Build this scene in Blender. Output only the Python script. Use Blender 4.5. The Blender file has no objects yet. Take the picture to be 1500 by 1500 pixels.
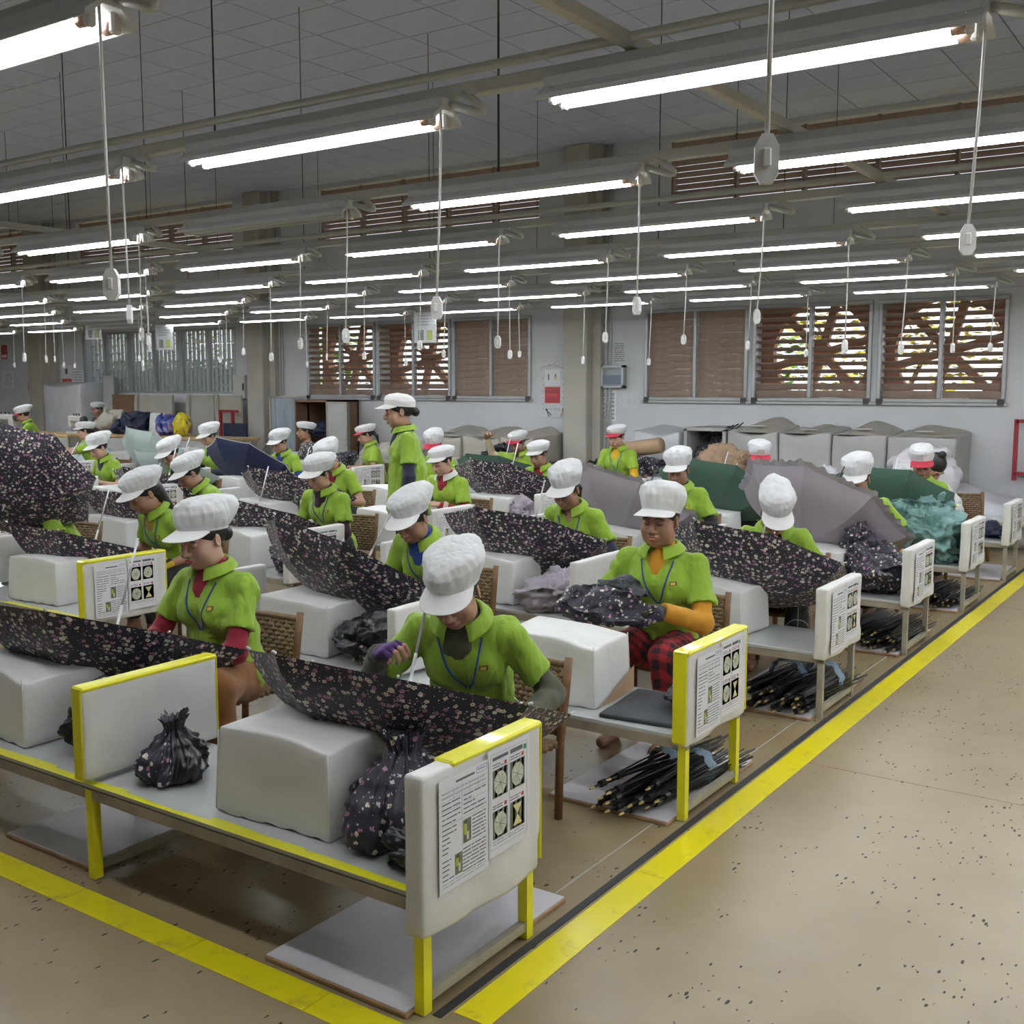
import bpy, math, random
import numpy as np
from mathutils import Vector, Matrix, noise
from mathutils.bvhtree import BVHTree

scene = bpy.context.scene
COL = scene.collection
PI = math.pi
R = math.radians
rnd = random.Random(7)

# ---------------------------------------------------------------- camera
cam_d = bpy.data.cameras.new('camera')
cam = bpy.data.objects.new('camera', cam_d)
COL.objects.link(cam)
cam.location = (1.65, -2.034, 1.6)
cam.rotation_euler = (PI / 2 - math.atan(185 / 1600.0), 0, R(34.4))
cam_d.sensor_fit = 'HORIZONTAL'
cam_d.sensor_width = 36.0
cam_d.lens = 36.0 * 1600 / 1500
cam_d.clip_start = 0.05
cam_d.clip_end = 200
scene.camera = cam

# ---------------------------------------------------------------- world, sun, exposure
world = bpy.data.worlds.new('world')
scene.world = world
world.use_nodes = True
bg = world.node_tree.nodes['Background']
bg.inputs['Color'].default_value = (0.86, 0.93, 1.0, 1)
bg.inputs['Strength'].default_value = 1.6
sun_d = bpy.data.lights.new('sun', 'SUN')
sun_d.energy = 5.0
sun_d.color = (1.0, 0.93, 0.8)
sun_d.angle = R(0.6)
sun = bpy.data.objects.new('sun', sun_d)
COL.objects.link(sun)
sun.rotation_euler = (R(38), R(14), 0)          # shines from behind the hall onto the garden
TUBE = 26.0                                      # strength of the fluorescent tubes
scene.view_settings.view_transform = 'Standard'
scene.view_settings.look = 'None'
scene.view_settings.gamma = 1.0
scene.view_settings.use_curve_mapping = False
scene.view_settings.exposure = 0.0
scene.cycles.max_bounces = 7
scene.cycles.diffuse_bounces = 4
scene.cycles.glossy_bounces = 3
scene.cycles.transparent_max_bounces = 12
scene.cycles.caustics_reflective = False
scene.cycles.caustics_refractive = False
scene.cycles.sample_clamp_indirect = 6.0
scene.cycles.use_denoising = True

# ---------------------------------------------------------------- materials
MATS = {}


def nodes_of(name):
    m = bpy.data.materials.new(name)
    m.use_nodes = True
    nt = m.node_tree
    b = nt.nodes['Principled BSDF']
    MATS[name] = m
    return m, nt, b


def N(nt, kind, **kw):
    n = nt.nodes.new(kind)
    for k, v in kw.items():
        if k in ('operation', 'blend_type', 'data_type', 'feature', 'distance', 'voronoi_dimensions', 'wave_type',
                 'bands_direction', 'noise_dimensions', 'vector_type', 'mode', 'interpolation', 'offset', 'squash', 'use_clamp'):
            setattr(n, k, v)
        else:
            n.inputs[k].default_value = v
    return n


def math_n(nt, op, a, b=None, c=None, clamp=False):
    n = nt.nodes.new('ShaderNodeMath')
    n.operation = op
    n.use_clamp = clamp
    for i, v in enumerate((a, b, c)):
        if v is None:
            continue
        if isinstance(v, (int, float)):
            n.inputs[i].default_value = v
        else:
            nt.links.new(v, n.inputs[i])
    return n.outputs[0]


def mix_c(nt, fac, a, b, blend='MIX'):
    n = nt.nodes.new('ShaderNodeMix')
    n.data_type = 'RGBA'
    n.blend_type = blend
    for i, v in ((0, fac), (6, a), (7, b)):
        if isinstance(v, (int, float)):
            n.inputs[i].default_value = v
        elif isinstance(v, tuple):
            n.inputs[i].default_value = v if len(v) == 4 else v + (1,)
        else:
            nt.links.new(v, n.inputs[i])
    return n.outputs[2]


def ramp(nt, fac, lo, hi):
    n = nt.nodes.new('ShaderNodeMapRange')
    nt.links.new(fac, n.inputs[0])
    n.inputs[1].default_value = lo
    n.inputs[2].default_value = hi
    n.clamp = True
    return n.outputs[0]


def bump(nt, b, h, strength=0.3, dist=0.01):
    n = nt.nodes.new('ShaderNodeBump')
    n.inputs['Strength'].default_value = strength
    n.inputs['Distance'].default_value = dist
    nt.links.new(h, n.inputs['Height'])
    nt.links.new(n.outputs[0], b.inputs['Normal'])


def coords(nt, kind='Object', scale=None, rot=None):
    t = nt.nodes.new('ShaderNodeTexCoord')
    o = t.outputs[kind]
    if scale is None and rot is None:
        return o
    m = nt.nodes.new('ShaderNodeMapping')
    if scale is not None:
        m.inputs['Scale'].default_value = scale if isinstance(scale, tuple) else (scale,) * 3
    if rot is not None:
        m.inputs['Rotation'].default_value = rot
    nt.links.new(o, m.inputs[0])
    return m.outputs[0]


def noise_t(nt, vec, scale, detail=3.0, rough=0.55):
    n = nt.nodes.new('ShaderNodeTexNoise')
    n.inputs['Scale'].default_value = scale
    n.inputs['Detail'].default_value = detail
    n.inputs['Roughness'].default_value = rough
    nt.links.new(vec, n.inputs['Vector'])
    return n.outputs['Fac']


def plain(name, col, rough=0.6, metal=0.0, var=0.0, vscale=8.0, bmp=0.0, bscale=60.0, spec=0.5, sheen=0.0, bdist=0.004, coat=0.0):
    m, nt, b = nodes_of(name)
    c = tuple(col) + (1,)
    b.inputs['Base Color'].default_value = c
    b.inputs['Roughness'].default_value = rough
    b.inputs['Metallic'].default_value = metal
    b.inputs['Specular IOR Level'].default_value = spec
    b.inputs['Sheen Weight'].default_value = sheen
    b.inputs['Coat Weight'].default_value = coat
    if var or bmp:
        v = coords(nt)
    if var:
        f = noise_t(nt, v, vscale, 4)
        d = tuple(max(0, x * (1 - var)) for x in col)
        l = tuple(min(1, x * (1 + var * .6)) for x in col)
        nt.links.new(mix_c(nt, ramp(nt, f, .3, .7), d, l), b.inputs['Base Color'])
    if bmp:
        bump(nt, b, noise_t(nt, v, bscale, 3), bmp, bdist)
    return m


def build_materials():
    plain('wall_paint', (.66, .67, .69), .75, var=.07, vscale=1.3, bmp=.15, bscale=30)
    plain('pillar_paint', (.50, .47, .42), .75, var=.12, vscale=2.5, bmp=.15, bscale=25)
    plain('ceiling_tile', (.66, .70, .86), .9, var=.04, vscale=3, bmp=.1, bscale=200)
    plain('ceiling_dark', (.06, .06, .07), .9)
    plain('white_metal', (.66, .67, .68), .45, var=.04)
    plain('rail_metal', (.55, .55, .52), .5, var=.08, vscale=4)
    plain('alu', (.45, .46, .47), .4, metal=.5, var=.08)
    plain('dark_metal', (.05, .05, .055), .5)
    plain('steel', (.70, .71, .73), .3, metal=.25)
    plain('galv', (.42, .39, .33), .5, metal=.35, var=.18, vscale=9)
    plain('brass', (.72, .55, .25), .3, metal=.8)
    plain('cord', (.72, .72, .70), .5)
    plain('switch_plastic', (.80, .80, .78), .4)
    plain('socket', (.62, .60, .58), .4)
    plain('copper_cap', (.55, .36, .27), .35, metal=.5)
    plain('laminate', (.56, .58, .58), .12, var=.05, vscale=6, coat=.4)
    plain('bench_wood', (.36, .31, .24), .6, var=.3, vscale=5)
    plain('mdf', (.36, .22, .12), .75, var=.25, vscale=14)
    plain('melamine', (.64, .62, .67), .35, var=.07, vscale=3)
    plain('panel_cloth', (.74, .73, .70), .7, var=.08, vscale=5, bmp=.25, bscale=14, bdist=.008)
    plain('box_cloth', (.74, .74, .72), .8, var=.06, vscale=4, bmp=.35, bscale=11, bdist=.012)
    plain('cover_grey', (.42, .42, .40), .75, var=.12, vscale=3, bmp=.4, bscale=6, bdist=.02)
    plain('cover_beige', (.44, .41, .36), .8, var=.12, vscale=3, bmp=.4, bscale=6, bdist=.02)
    plain('cover_silver', (.60, .61, .64), .45, var=.12, vscale=4, bmp=.6, bscale=9, bdist=.02)
    plain('bag_white', (.68, .67, .70), .7, var=.08, vscale=4, bmp=.4, bscale=9, bdist=.02)
    plain('tape_yellow', (.82, .78, .02), .3, var=.06, vscale=10, bmp=.2, bscale=35, bdist=.004, coat=.3)
    plain('paper', (.80, .80, .83), .5)
    plain('paper_aged', (.66, .68, .70), .4, var=.1, vscale=20)
    plain('ink', (.13, .13, .15), .7)
    plain('ink_light', (.40, .40, .43), .7)
    plain('ink_blue', (.12, .16, .40), .7)
    plain('ink_red', (.62, .10, .10), .6)
    plain('ink_green', (.03, .30, .15), .6)
    plain('photo_olive', (.17, .18, .12), .5, var=.5, vscale=60)
    plain('photo_pale', (.62, .65, .52), .5, var=.15, vscale=50)
    plain('photo_cream', (.72, .66, .32), .5)
    plain('photo_dark', (.07, .06, .05), .5, var=.6, vscale=60)
    plain('photo_lime', (.45, .50, .05), .5)
    plain('polo_green', (.245, .395, .026), .8, var=.05, vscale=5, bmp=.25, bscale=500, sheen=.15)
    m = MATS['polo_green']                     # creases across the jersey
    nt, b = m.node_tree, m.node_tree.nodes['Principled BSDF']
    v = coords(nt, scale=(1, 1, .55), rot=(.5, .3, .4))
    n1 = noise_t(nt, v, 8, 2, .45)
    n2 = noise_t(nt, v, 17, 2, .5)
    cr = math_n(nt, 'ADD', math_n(nt, 'ABSOLUTE', math_n(nt, 'SUBTRACT', n1, .5)), math_n(nt, 'MULTIPLY', math_n(nt, 'ABSOLUTE', math_n(nt, 'SUBTRACT', n2, .5)), .45))
    fine = noise_t(nt, coords(nt), 480, 1)
    bump(nt, b, math_n(nt, 'MULTIPLY_ADD', fine, .012, cr), .55, .05)
    plain('polo_trim', (.62, .62, .60), .8)
    plain('cap_visor', (.78, .78, .76), .7)
    plain('visor_red', (.46, .015, .045), .6)
    plain('hair', (.012, .010, .009), .42, bmp=.4, bscale=140)
    plain('skin_a', (.42, .235, .155), .5, var=.06, vscale=18)
    plain('skin_b', (.33, .17, .105), .5, var=.06, vscale=18)
    plain('skin_c', (.50, .30, .215), .5, var=.06, vscale=18)
    plain('brow', (.02, .014, .012), .6)
    plain('lip', (.34, .10, .085), .45)
    plain('lip_red', (.42, .03, .05), .4)
    plain('eye_white', (.55, .52, .48), .3)
    for n, c in dict(knit_olive=(.075, .075, .045), knit_red=(.26, .008, .025), knit_mustard=(.55, .25, .012), knit_blue=(.015, .05, .26),
                     knit_plum=(.035, .008, .022), knit_navy=(.018, .022, .045), knit_black=(.012, .012, .014), knit_tan=(.50, .40, .28),
                     knit_yellow=(.62, .36, .012), knit_rust=(.24, .055, .03), knit_ochre=(.32, .22, .03), knit_darkgreen=(.02, .07, .05),
                     knit_white=(.62, .61, .62), glove_brown=(.055, .042, .038), glove_purple=(.07, .02, .13), glove_yellow=(.60, .42, .03),
                     trouser_brown=(.20, .075, .014), trouser_dark=(.02, .02, .024), trouser_grey=(.10, .10, .09), lanyard=(.015, .05, .24),
                     sandal=(.30, .19, .14)).items():
        plain(n, c, .85, var=.08, vscale=8, bmp=.3, bscale=240, sheen=.15)
    plain('cloth_black', (.012, .013, .016), .28, bmp=.3, bscale=16, bdist=.01)
    plain('cloth_charcoal', (.035, .04, .047), .6, bmp=.2, bscale=200)
    plain('cloth_lilac', (.36, .32, .37), .5, var=.05, bmp=.2, bscale=12, bdist=.008)
    plain('cloth_ruffle', (.50, .46, .53), .35, var=.06, bmp=.4, bscale=40, bdist=.006)
    plain('cloth_teal', (.16, .29, .27), .45, var=.08, bmp=.2, bscale=12, bdist=.008)
    plain('cloth_green', (.055, .115, .085), .5, var=.05)
    plain('cloth_mint', (.42, .50, .49), .5, var=.05)
    plain('cloth_beige', (.48, .44, .42), .55, var=.05)
    plain('cloth_pale', (.55, .56, .55), .5, var=.05)
    plain('cloth_navy', (.008, .011, .05), .5)
    plain('rod_black', (.012, .012, .013), .35)
    plain('band_blue', (.27, .37, .50), .8, bmp=.5, bscale=120)
    plain('wicker', (.19, .115, .055), .6, var=.3, vscale=30, bmp=.4, bscale=120)
    plain('chair_wood', (.17, .085, .035), .5, var=.3, vscale=12)
    plain('basin_blue', (.22, .26, .60), .35)
    plain('basin_grey', (.10, .13, .14), .4)
    plain('table_wood', (.48, .33, .16), .5, var=.2, vscale=6)
    plain('cabinet_brown', (.19, .105, .06), .6, var=.15)
    plain('cabinet_grey', (.40, .41, .40), .5, var=.06)
    plain('curtain_blue', (.33, .38, .43), .8, var=.1, vscale=3)
    plain('red_paint', (.30, .02, .03), .45)
    plain('sign_red', (.52, .05, .06), .5)
    plain('sign_green', (.03, .12, .08), .5)
    plain('machine_white', (.55, .55, .52), .4)
    plain('bag_navy', (.012, .018, .05), .7, bmp=.3, bscale=30)
    plain('bag_blue', (.03, .05, .30), .5, bmp=.3, bscale=30)
    plain('bag_yellow', (.62, .50, .02), .4, bmp=.3, bscale=30)
    plain('cardboard', (.40, .27, .16), .8, var=.12, vscale=10, bmp=.3, bscale=14)
    plain('brown_paper', (.38, .26, .17), .7, var=.25, vscale=9, bmp=.5, bscale=14, bdist=.02)
    plain('terracotta', (.56, .30, .19), .8, var=.12, vscale=5, bmp=.2, bscale=40)
    plain('clerestory_clay', (.33, .25, .215), .8, var=.15, vscale=6)
    plain('slat_wood', (.35, .255, .205), .65, var=.18, vscale=6)
    plain('bark', (.10, .06, .035), .9, var=.3)
    plain('leaf_green', (.12, .26, .02), .6, var=.5, vscale=1.2)
    plain('leaf_yellow', (.50, .42, .05), .6, var=.4, vscale=1.5)
    plain('garden_soil', (.28, .24, .12), .9, var=.3, vscale=.6)
    plain('rubber_black', (.02, .02, .022), .6, var=.4, vscale=30)
    plain('teal_mat', (.10, .24, .20), .7)
    plain('scuff', (.26, .16, .10), .8, var=.4, vscale=40)
    plain('badge_gold', (.60, .45, .05), .5)
    plain('badge_red', (.12, .03, .02), .5)
    plain('star_yellow', (.75, .55, .02), .6)
    # fluorescent tube
    m, nt, b = nodes_of('tube_lit')
    b.inputs['Base Color'].default_value = (1, 1, 1, 1)
    b.inputs['Emission Color'].default_value = (.93, .97, 1.0, 1)
    b.inputs['Emission Strength'].default_value = TUBE
    plain('tube_off', (.55, .55, .54), .3)
    # glass
    m, nt, b = nodes_of('glass')
    b.inputs['Base Color'].default_value = (.55, .62, .64, 1)
    b.inputs['Roughness'].default_value = .03
    b.inputs['Alpha'].default_value = .28
    # plastic sleeve
    m, nt, b = nodes_of('clear_plastic')
    b.inputs['Base Color'].default_value = (.75, .77, .8, 1)
    b.inputs['Roughness'].default_value = .12
    b.inputs['Alpha'].default_value = .10
    # cap netting: thin white non-woven that lets a little of the hair through
    m, nt, b = nodes_of('cap_net')
    b.inputs['Base Color'].default_value = (.80, .81, .82, 1)
    b.inputs['Roughness'].default_value = .85
    v = coords(nt)
    f = noise_t(nt, v, 14, 2)
    a = math_n(nt, 'MULTIPLY_ADD', f, .35, .66, True)
    nt.links.new(a, b.inputs['Alpha'])
    pl = noise_t(nt, coords(nt, scale=(1, 1, .14)), 24, 1, .4)
    pl = math_n(nt, 'ABSOLUTE', math_n(nt, 'SUBTRACT', pl, .5))
    bump(nt, b, pl, .55, .03)
    # polished terrazzo-like concrete floor
    m, nt, b = nodes_of('floor_concrete')
    v = coords(nt)
    big = noise_t(nt, v, .55, 4)
    med = noise_t(nt, v, 3.2, 5, .6)
    c = mix_c(nt, ramp(nt, big, .3, .7), (.190, .132, .060), (.315, .245, .140))
    c = mix_c(nt, math_n(nt, 'MULTIPLY', ramp(nt, med, .35, .75), .45), c, (.355, .290, .185))
    vr = N(nt, 'ShaderNodeTexVoronoi', Scale=74.0)
    vm = nt.nodes.new('ShaderNodeMapping')
    vm.inputs['Scale'].default_value = (1, .40, 1)
    vm.inputs['Rotation'].default_value = (0, 0, .6)
    nt.links.new(v, vm.inputs[0])
    nt.links.new(vm.outputs[0], vr.inputs['Vector'])
    sp = nt.nodes.new('ShaderNodeSeparateColor')
    nt.links.new(vr.outputs['Color'], sp.inputs[0])
    size = math_n(nt, 'MULTIPLY_ADD', sp.outputs[0], .26, .11)
    patch = ramp(nt, noise_t(nt, v, 1.7, 4, .75), .47, .66)
    wob = math_n(nt, 'MULTIPLY_ADD', noise_t(nt, v, 150, 2), .56, -.28)
    chip = math_n(nt, 'MULTIPLY', math_n(nt, 'LESS_THAN', math_n(nt, 'ADD', vr.outputs['Distance'], wob), size), math_n(nt, 'LESS_THAN', sp.outputs[1], math_n(nt, 'MULTIPLY_ADD', patch, .40, .02)))
    c = mix_c(nt, math_n(nt, 'MULTIPLY', chip, .93), c, (.022, .019, .017))
    nt.links.new(c, b.inputs['Base Color'])
    nt.links.new(math_n(nt, 'MULTIPLY_ADD', med, .10, .285), b.inputs['Roughness'])
    nt.links.new(math_n(nt, 'MULTIPLY_ADD', chip, -.5, .6), b.inputs['Specular IOR Level'])
    bump(nt, b, noise_t(nt, v, 1.5, 1), .03, .01)
    # worn yellow floor tape
    m, nt, b = nodes_of('floor_tape')
    v = coords(nt)
    w = ramp(nt, noise_t(nt, v, 7, 6, .7), .55, .78)
    nt.links.new(mix_c(nt, math_n(nt, 'MULTIPLY', w, .7), (.80, .70, .012), (.36, .24, .05)), b.inputs['Base Color'])
    b.inputs['Roughness'].default_value = .25

    # blossom print on dark navy cloth: 2-D for canopies (UV in metres), 3-D for bundles
    def floral(name, kind, base, rough):
        m, nt, b = nodes_of(name)
        b.inputs['Roughness'].default_value = rough
        src = coords(nt, kind)
        oi = nt.nodes.new('ShaderNodeObjectInfo')
        ad = nt.nodes.new('ShaderNodeVectorMath')
        ad.operation = 'ADD'
        cb = nt.nodes.new('ShaderNodeCombineXYZ')
        for i in range(3):
            nt.links.new(math_n(nt, 'MULTIPLY', oi.outputs['Random'], 7.3 + 3 * i), cb.inputs[i])
        nt.links.new(src, ad.inputs[0])
        nt.links.new(cb.outputs[0], ad.inputs[1])
        vec = ad.outputs[0]
        col = base
        dims = '2D' if kind == 'UV' else '3D'

        def layer(col, scale, rad, present, cols, petals):
            vo = nt.nodes.new('ShaderNodeTexVoronoi')
            vo.voronoi_dimensions = dims
            vo.inputs['Scale'].default_value = scale
            vo.inputs['Randomness'].default_value = .95
            nt.links.new(vec, vo.inputs['Vector'])
            sc = nt.nodes.new('ShaderNodeSeparateColor')
            nt.links.new(vo.outputs['Color'], sc.inputs[0])
            sub = nt.nodes.new('ShaderNodeVectorMath')
            sub.operation = 'SUBTRACT'
            nt.links.new(vec, sub.inputs[0])
            nt.links.new(vo.outputs['Position'], sub.inputs[1])
            d = vo.outputs['Distance']
            if petals:
                sx = nt.nodes.new('ShaderNodeSeparateXYZ')
                nt.links.new(sub.outputs[0], sx.inputs[0])
                ang = math_n(nt, 'ARCTAN2', sx.outputs[1], sx.outputs[0])
                ang = math_n(nt, 'MULTIPLY_ADD', sc.outputs[2], 6.0, ang)
                pet = math_n(nt, 'ABSOLUTE', math_n(nt, 'SINE', math_n(nt, 'MULTIPLY', ang, 2.5)))
                lim = math_n(nt, 'MULTIPLY_ADD', pet, rad * .45, rad * .62)
                core = math_n(nt, 'LESS_THAN', d, rad * .30)
                msk = math_n(nt, 'LESS_THAN', d, lim)
                msk = math_n(nt, 'SUBTRACT', msk, math_n(nt, 'MULTIPLY', core, .8), clamp=True)
            else:
                lim = math_n(nt, 'MULTIPLY_ADD', sc.outputs[2], rad * .7, rad * .4)
                msk = math_n(nt, 'LESS_THAN', d, lim)
            msk = math_n(nt, 'MULTIPLY', msk, math_n(nt, 'LESS_THAN', sc.outputs[1], present))
            pc = mix_c(nt, math_n(nt, 'GREATER_THAN', sc.outputs[0], .62), cols[0], cols[1])
            return mix_c(nt, msk, col, pc)
        k = 1.0 if kind == 'UV' else 1.05
        col = layer(col, 80 * k, .24, .30, ((.72, .66, .60), (.50, .30, .38)), False)
        col = layer(col, 44 * k, .40, .40, ((.74, .68, .58), (.44, .20, .34)), True)
        col = layer(col, 15 * k, .17, .42, ((.74, .70, .64), (.68, .62, .55)), False)
        nt.links.new(col, b.inputs['Base Color'])
        b.inputs['Sheen Weight'].default_value = .1
    floral('floral_print', 'UV', (.018, .017, .032), .55)
    floral('floral_bundle', 'Object', (.018, .017, .032), .5)

    # plaid trousers
    def plaid(name, a, c, d, scale):
        m, nt, b = nodes_of(name)
        v = coords(nt, scale=scale)
        sx = nt.nodes.new('ShaderNodeSeparateXYZ')
        nt.links.new(v, sx.inputs[0])
        s1 = math_n(nt, 'GREATER_THAN', math_n(nt, 'FRACT', sx.outputs[0]), .5)
        yz = math_n(nt, 'ADD', sx.outputs[1], sx.outputs[2])
        s2 = math_n(nt, 'GREATER_THAN', math_n(nt, 'FRACT', yz), .5)
        col = mix_c(nt, math_n(nt, 'MULTIPLY', math_n(nt, 'ADD', s1, s2), .5), a, c)
        l1 = math_n(nt, 'LESS_THAN', math_n(nt, 'FRACT', math_n(nt, 'ADD', sx.outputs[0], .25)), .05)
        l2 = math_n(nt, 'LESS_THAN', math_n(nt, 'FRACT', math_n(nt, 'ADD', yz, .25)), .05)
        col = mix_c(nt, math_n(nt, 'MAXIMUM', l1, l2), col, d)
        nt.links.new(col, b.inputs['Base Color'])
        b.inputs['Roughness'].default_value = .85
    plaid('plaid_red', (.30, .010, .018), (.012, .008, .010), (.05, .01, .012), 15)
    plaid('plaid_green', (.016, .022, .024), (.03, .045, .045), (.40, .40, .38), 13)
    plaid('plaid_navy', (.02, .028, .048), (.045, .055, .085), (.22, .24, .28), 12)
    # polka-dot blouse
    m, nt, b = nodes_of('polka')
    v = N(nt, 'ShaderNodeTexVoronoi', Scale=38.0, Randomness=.35)
    nt.links.new(coords(nt), v.inputs['Vector'])
    nt.links.new(mix_c(nt, math_n(nt, 'LESS_THAN', v.outputs['Distance'], .36), (.02, .02, .022), (.60, .60, .58)), b.inputs['Base Color'])
    # curtain/roll of printed bags
    m, nt, b = nodes_of('bag_print')
    v = N(nt, 'ShaderNodeTexVoronoi', Scale=14.0)
    nt.links.new(coords(nt), v.inputs['Vector'])
    sp = nt.nodes.new('ShaderNodeSeparateColor')
    nt.links.new(v.outputs['Color'], sp.inputs[0])
    c = mix_c(nt, math_n(nt, 'GREATER_THAN', sp.outputs[0], .6), (.03, .05, .28), (.30, .34, .55))
    c = mix_c(nt, math_n(nt, 'GREATER_THAN', sp.outputs[1], .8), c, (.45, .10, .12))
    nt.links.new(c, b.inputs['Base Color'])
    b.inputs['Roughness'].default_value = .35


build_materials()

# ---------------------------------------------------------------- mesh helpers
class MB:
    """collects vertices and faces (with material slot and optional uv) and links them as one mesh object"""

    def __init__(s):
        s.v = []
        s.f = []
        s.m = []
        s.uv = None

    def add(s, vs, fs, mi=0, M=None):
        o = len(s.v)
        if M is not None:
            vs = [M @ Vector(p) for p in vs]
        s.v.extend([tuple(p) for p in vs])
        s.f.extend([tuple(i + o for i in f) for f in fs])
        s.m.extend([mi] * len(fs))
        return s

    def addnp(s, V, F, mi=0):
        o = len(s.v)
        s.v.extend(map(tuple, V.tolist()))
        s.f.extend(map(tuple, (F + o).tolist()))
        s.m.extend([mi] * len(F))
        return s

    def box(s, lo, hi, mi=0, M=None, bev=0.0):
        (x0, y0, z0), (x1, y1, z1) = lo, hi
        if bev <= 0:
            vs = [(x0, y0, z0), (x1, y0, z0), (x1, y1, z0), (x0, y1, z0), (x0, y0, z1), (x1, y0, z1), (x1, y1, z1), (x0, y1, z1)]
            fs = [(0, 3, 2, 1), (4, 5, 6, 7), (0, 1, 5, 4), (1, 2, 6, 5), (2, 3, 7, 6), (3, 0, 4, 7)]
            return s.add(vs, fs, mi, M)
        b = min(bev, (x1 - x0) / 2.01, (y1 - y0) / 2.01, (z1 - z0) / 2.01)
        vs = []
        for sx in (0, 1):
            for sy in (0, 1):
                for sz in (0, 1):
                    c = ((x0, x1)[sx], (y0, y1)[sy], (z0, z1)[sz])
                    d = (b * (1 - 2 * sx), b * (1 - 2 * sy), b * (1 - 2 * sz))
                    for k in range(3):
                        p = [c[i] + d[i] for i in range(3)]
                        p[k] = c[k]
                        vs.append(tuple(p))

        def I(sx, sy, sz, k):
            return ((sx * 2 + sy) * 2 + sz) * 3 + k
        fs = []
        for k in range(3):
            a, c = (k + 1) % 3, (k + 2) % 3
            for sd in (0, 1):
                q = []
                for (p, r) in ((0, 0), (1, 0), (1, 1), (0, 1)):
                    t = [0, 0, 0]
                    t[k] = sd
                    t[a] = p
                    t[c] = r
                    q.append(I(*t, k))
                fs.append(tuple(q) if sd else tuple(reversed(q)))
            for p in (0, 1):
                for r in (0, 1):
                    t0 = [0, 0, 0]
                    t1 = [0, 0, 0]
                    t0[a] = t1[a] = p
                    t0[c] = t1[c] = r
                    t1[k] = 1
                    q = (I(*t0, a), I(*t1, a), I(*t1, c), I(*t0, c))
                    fs.append(q if (p + r) % 2 == 1 else tuple(reversed(q)))
        for sx in (0, 1):
            for sy in (0, 1):
                for sz in (0, 1):
                    q = tuple(I(sx, sy, sz, k) for k in range(3))
                    fs.append(q if (sx + sy + sz) % 2 == 1 else tuple(reversed(q)))
        return s.add(vs, fs, mi, M)

    def tube(s, pts, r, n=8, mi=0, M=None, cap=True):
        pts = [Vector(p) for p in pts]
        rs = r if isinstance(r, (list, tuple)) else [r] * len(pts)
        vs, fs = [], []
        prev = None
        for i, p in enumerate(pts):
            t = (pts[min(i + 1, len(pts) - 1)] - pts[max(i - 1, 0)]).normalized()
            if prev is None:
                a = Vector((0, 0, 1)) if abs(t.z) < .9 else Vector((1, 0, 0))
                x = t.cross(a).normalized()
            else:
                x = (prev - t * prev.dot(t)).normalized()
            prev = x
            y = t.cross(x)
            for k in range(n):
                an = 2 * PI * k / n
                vs.append(p + (x * math.cos(an) + y * math.sin(an)) * rs[i])
        for i in range(len(pts) - 1):
            for k in range(n):
                a, b = i * n + k, i * n + (k + 1) % n
                fs.append((a, b, b + n, a + n))
        if cap:
            fs.append(tuple(reversed(range(n))))
            fs.append(tuple(range((len(pts) - 1) * n, len(pts) * n)))
        return s.add(vs, fs, mi, M)

    def grid(s, nu, nv, fn, mi=0, M=None, closed_u=False, flip=False):
        vs = [fn(i / (nu - (0 if closed_u else 1)), j / (nv - 1)) for j in range(nv) for i in range(nu)]
        fs = []
        for j in range(nv - 1):
            for i in range(nu if closed_u else nu - 1):
                a, b = j * nu + i, j * nu + (i + 1) % nu
                q = (a, b, b + nu, a + nu)
                fs.append(tuple(reversed(q)) if flip else q)
        return s.add(vs, fs, mi, M)

    def lathe(s, prof, n=20, mi=0, M=None):
        return s.grid(n, len(prof), lambda u, v: (prof[round(v * (len(prof) - 1))][0] * math.cos(2 * PI * u),
                                                  prof[round(v * (len(prof) - 1))][0] * math.sin(2 * PI * u),
                                                  prof[round(v * (len(prof) - 1))][1]), mi, M, closed_u=True)

    def mesh(s, name, mats, smooth=False):
        me = bpy.data.meshes.new(name)
        me.from_pydata(s.v, [], s.f)
        for m in (mats if isinstance(mats, (list, tuple)) else [mats]):
            me.materials.append(MATS[m])
        if len(set(s.m)) > 1 or (s.m and s.m[0]):
            me.polygons.foreach_set('material_index', s.m)
        if smooth:
            me.polygons.foreach_set('use_smooth', [True] * len(s.f))
        if s.uv is not None:
            l = me.uv_layers.new(name='uv')
            li = np.empty(len(me.loops), dtype=np.int32)
            me.loops.foreach_get('vertex_index', li)
            l.data.foreach_set('uv', np.asarray(s.uv, dtype=np.float32)[li].ravel())
        me.update()
        return me

    def obj(s, name, mats, parent=None, smooth=False, **kw):
        return link(name, s.mesh(name, mats, smooth), parent, **kw)


def link(name, data, parent=None, loc=None, rot=None, scale=None):
    o = bpy.data.objects.new(name, data)
    COL.objects.link(o)
    if parent is not None:
        o.parent = parent
    if loc is not None:
        o.location = loc
    if rot is not None:
        o.rotation_euler = rot
    if scale is not None:
        o.scale = scale
    return o


def tag(o, label, cat, group=None, kind=None):
    if label:
        o['label'] = label
    if cat:
        o['category'] = cat
    if group:
        o['group'] = group
    if kind:
        o['kind'] = kind
    return o


def thing(name, label, cat, loc=(0, 0, 0), rot=(0, 0, 0), group=None):
    o = link(name, None, None, loc, rot)
    o.empty_display_size = .1
    return tag(o, label, cat, group)


def struct(o):
    o['kind'] = 'structure'
    return o


def copy_tree(o, parent=None):
    c = o.copy()
    COL.objects.link(c)
    if parent is not None:
        c.parent = parent
    for ch in list(o.children):
        copy_tree(ch, c)
    return c


# ---------------------------------------------------------------- signed-distance modelling (bodies, clothes)
F32 = np.float32


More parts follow.
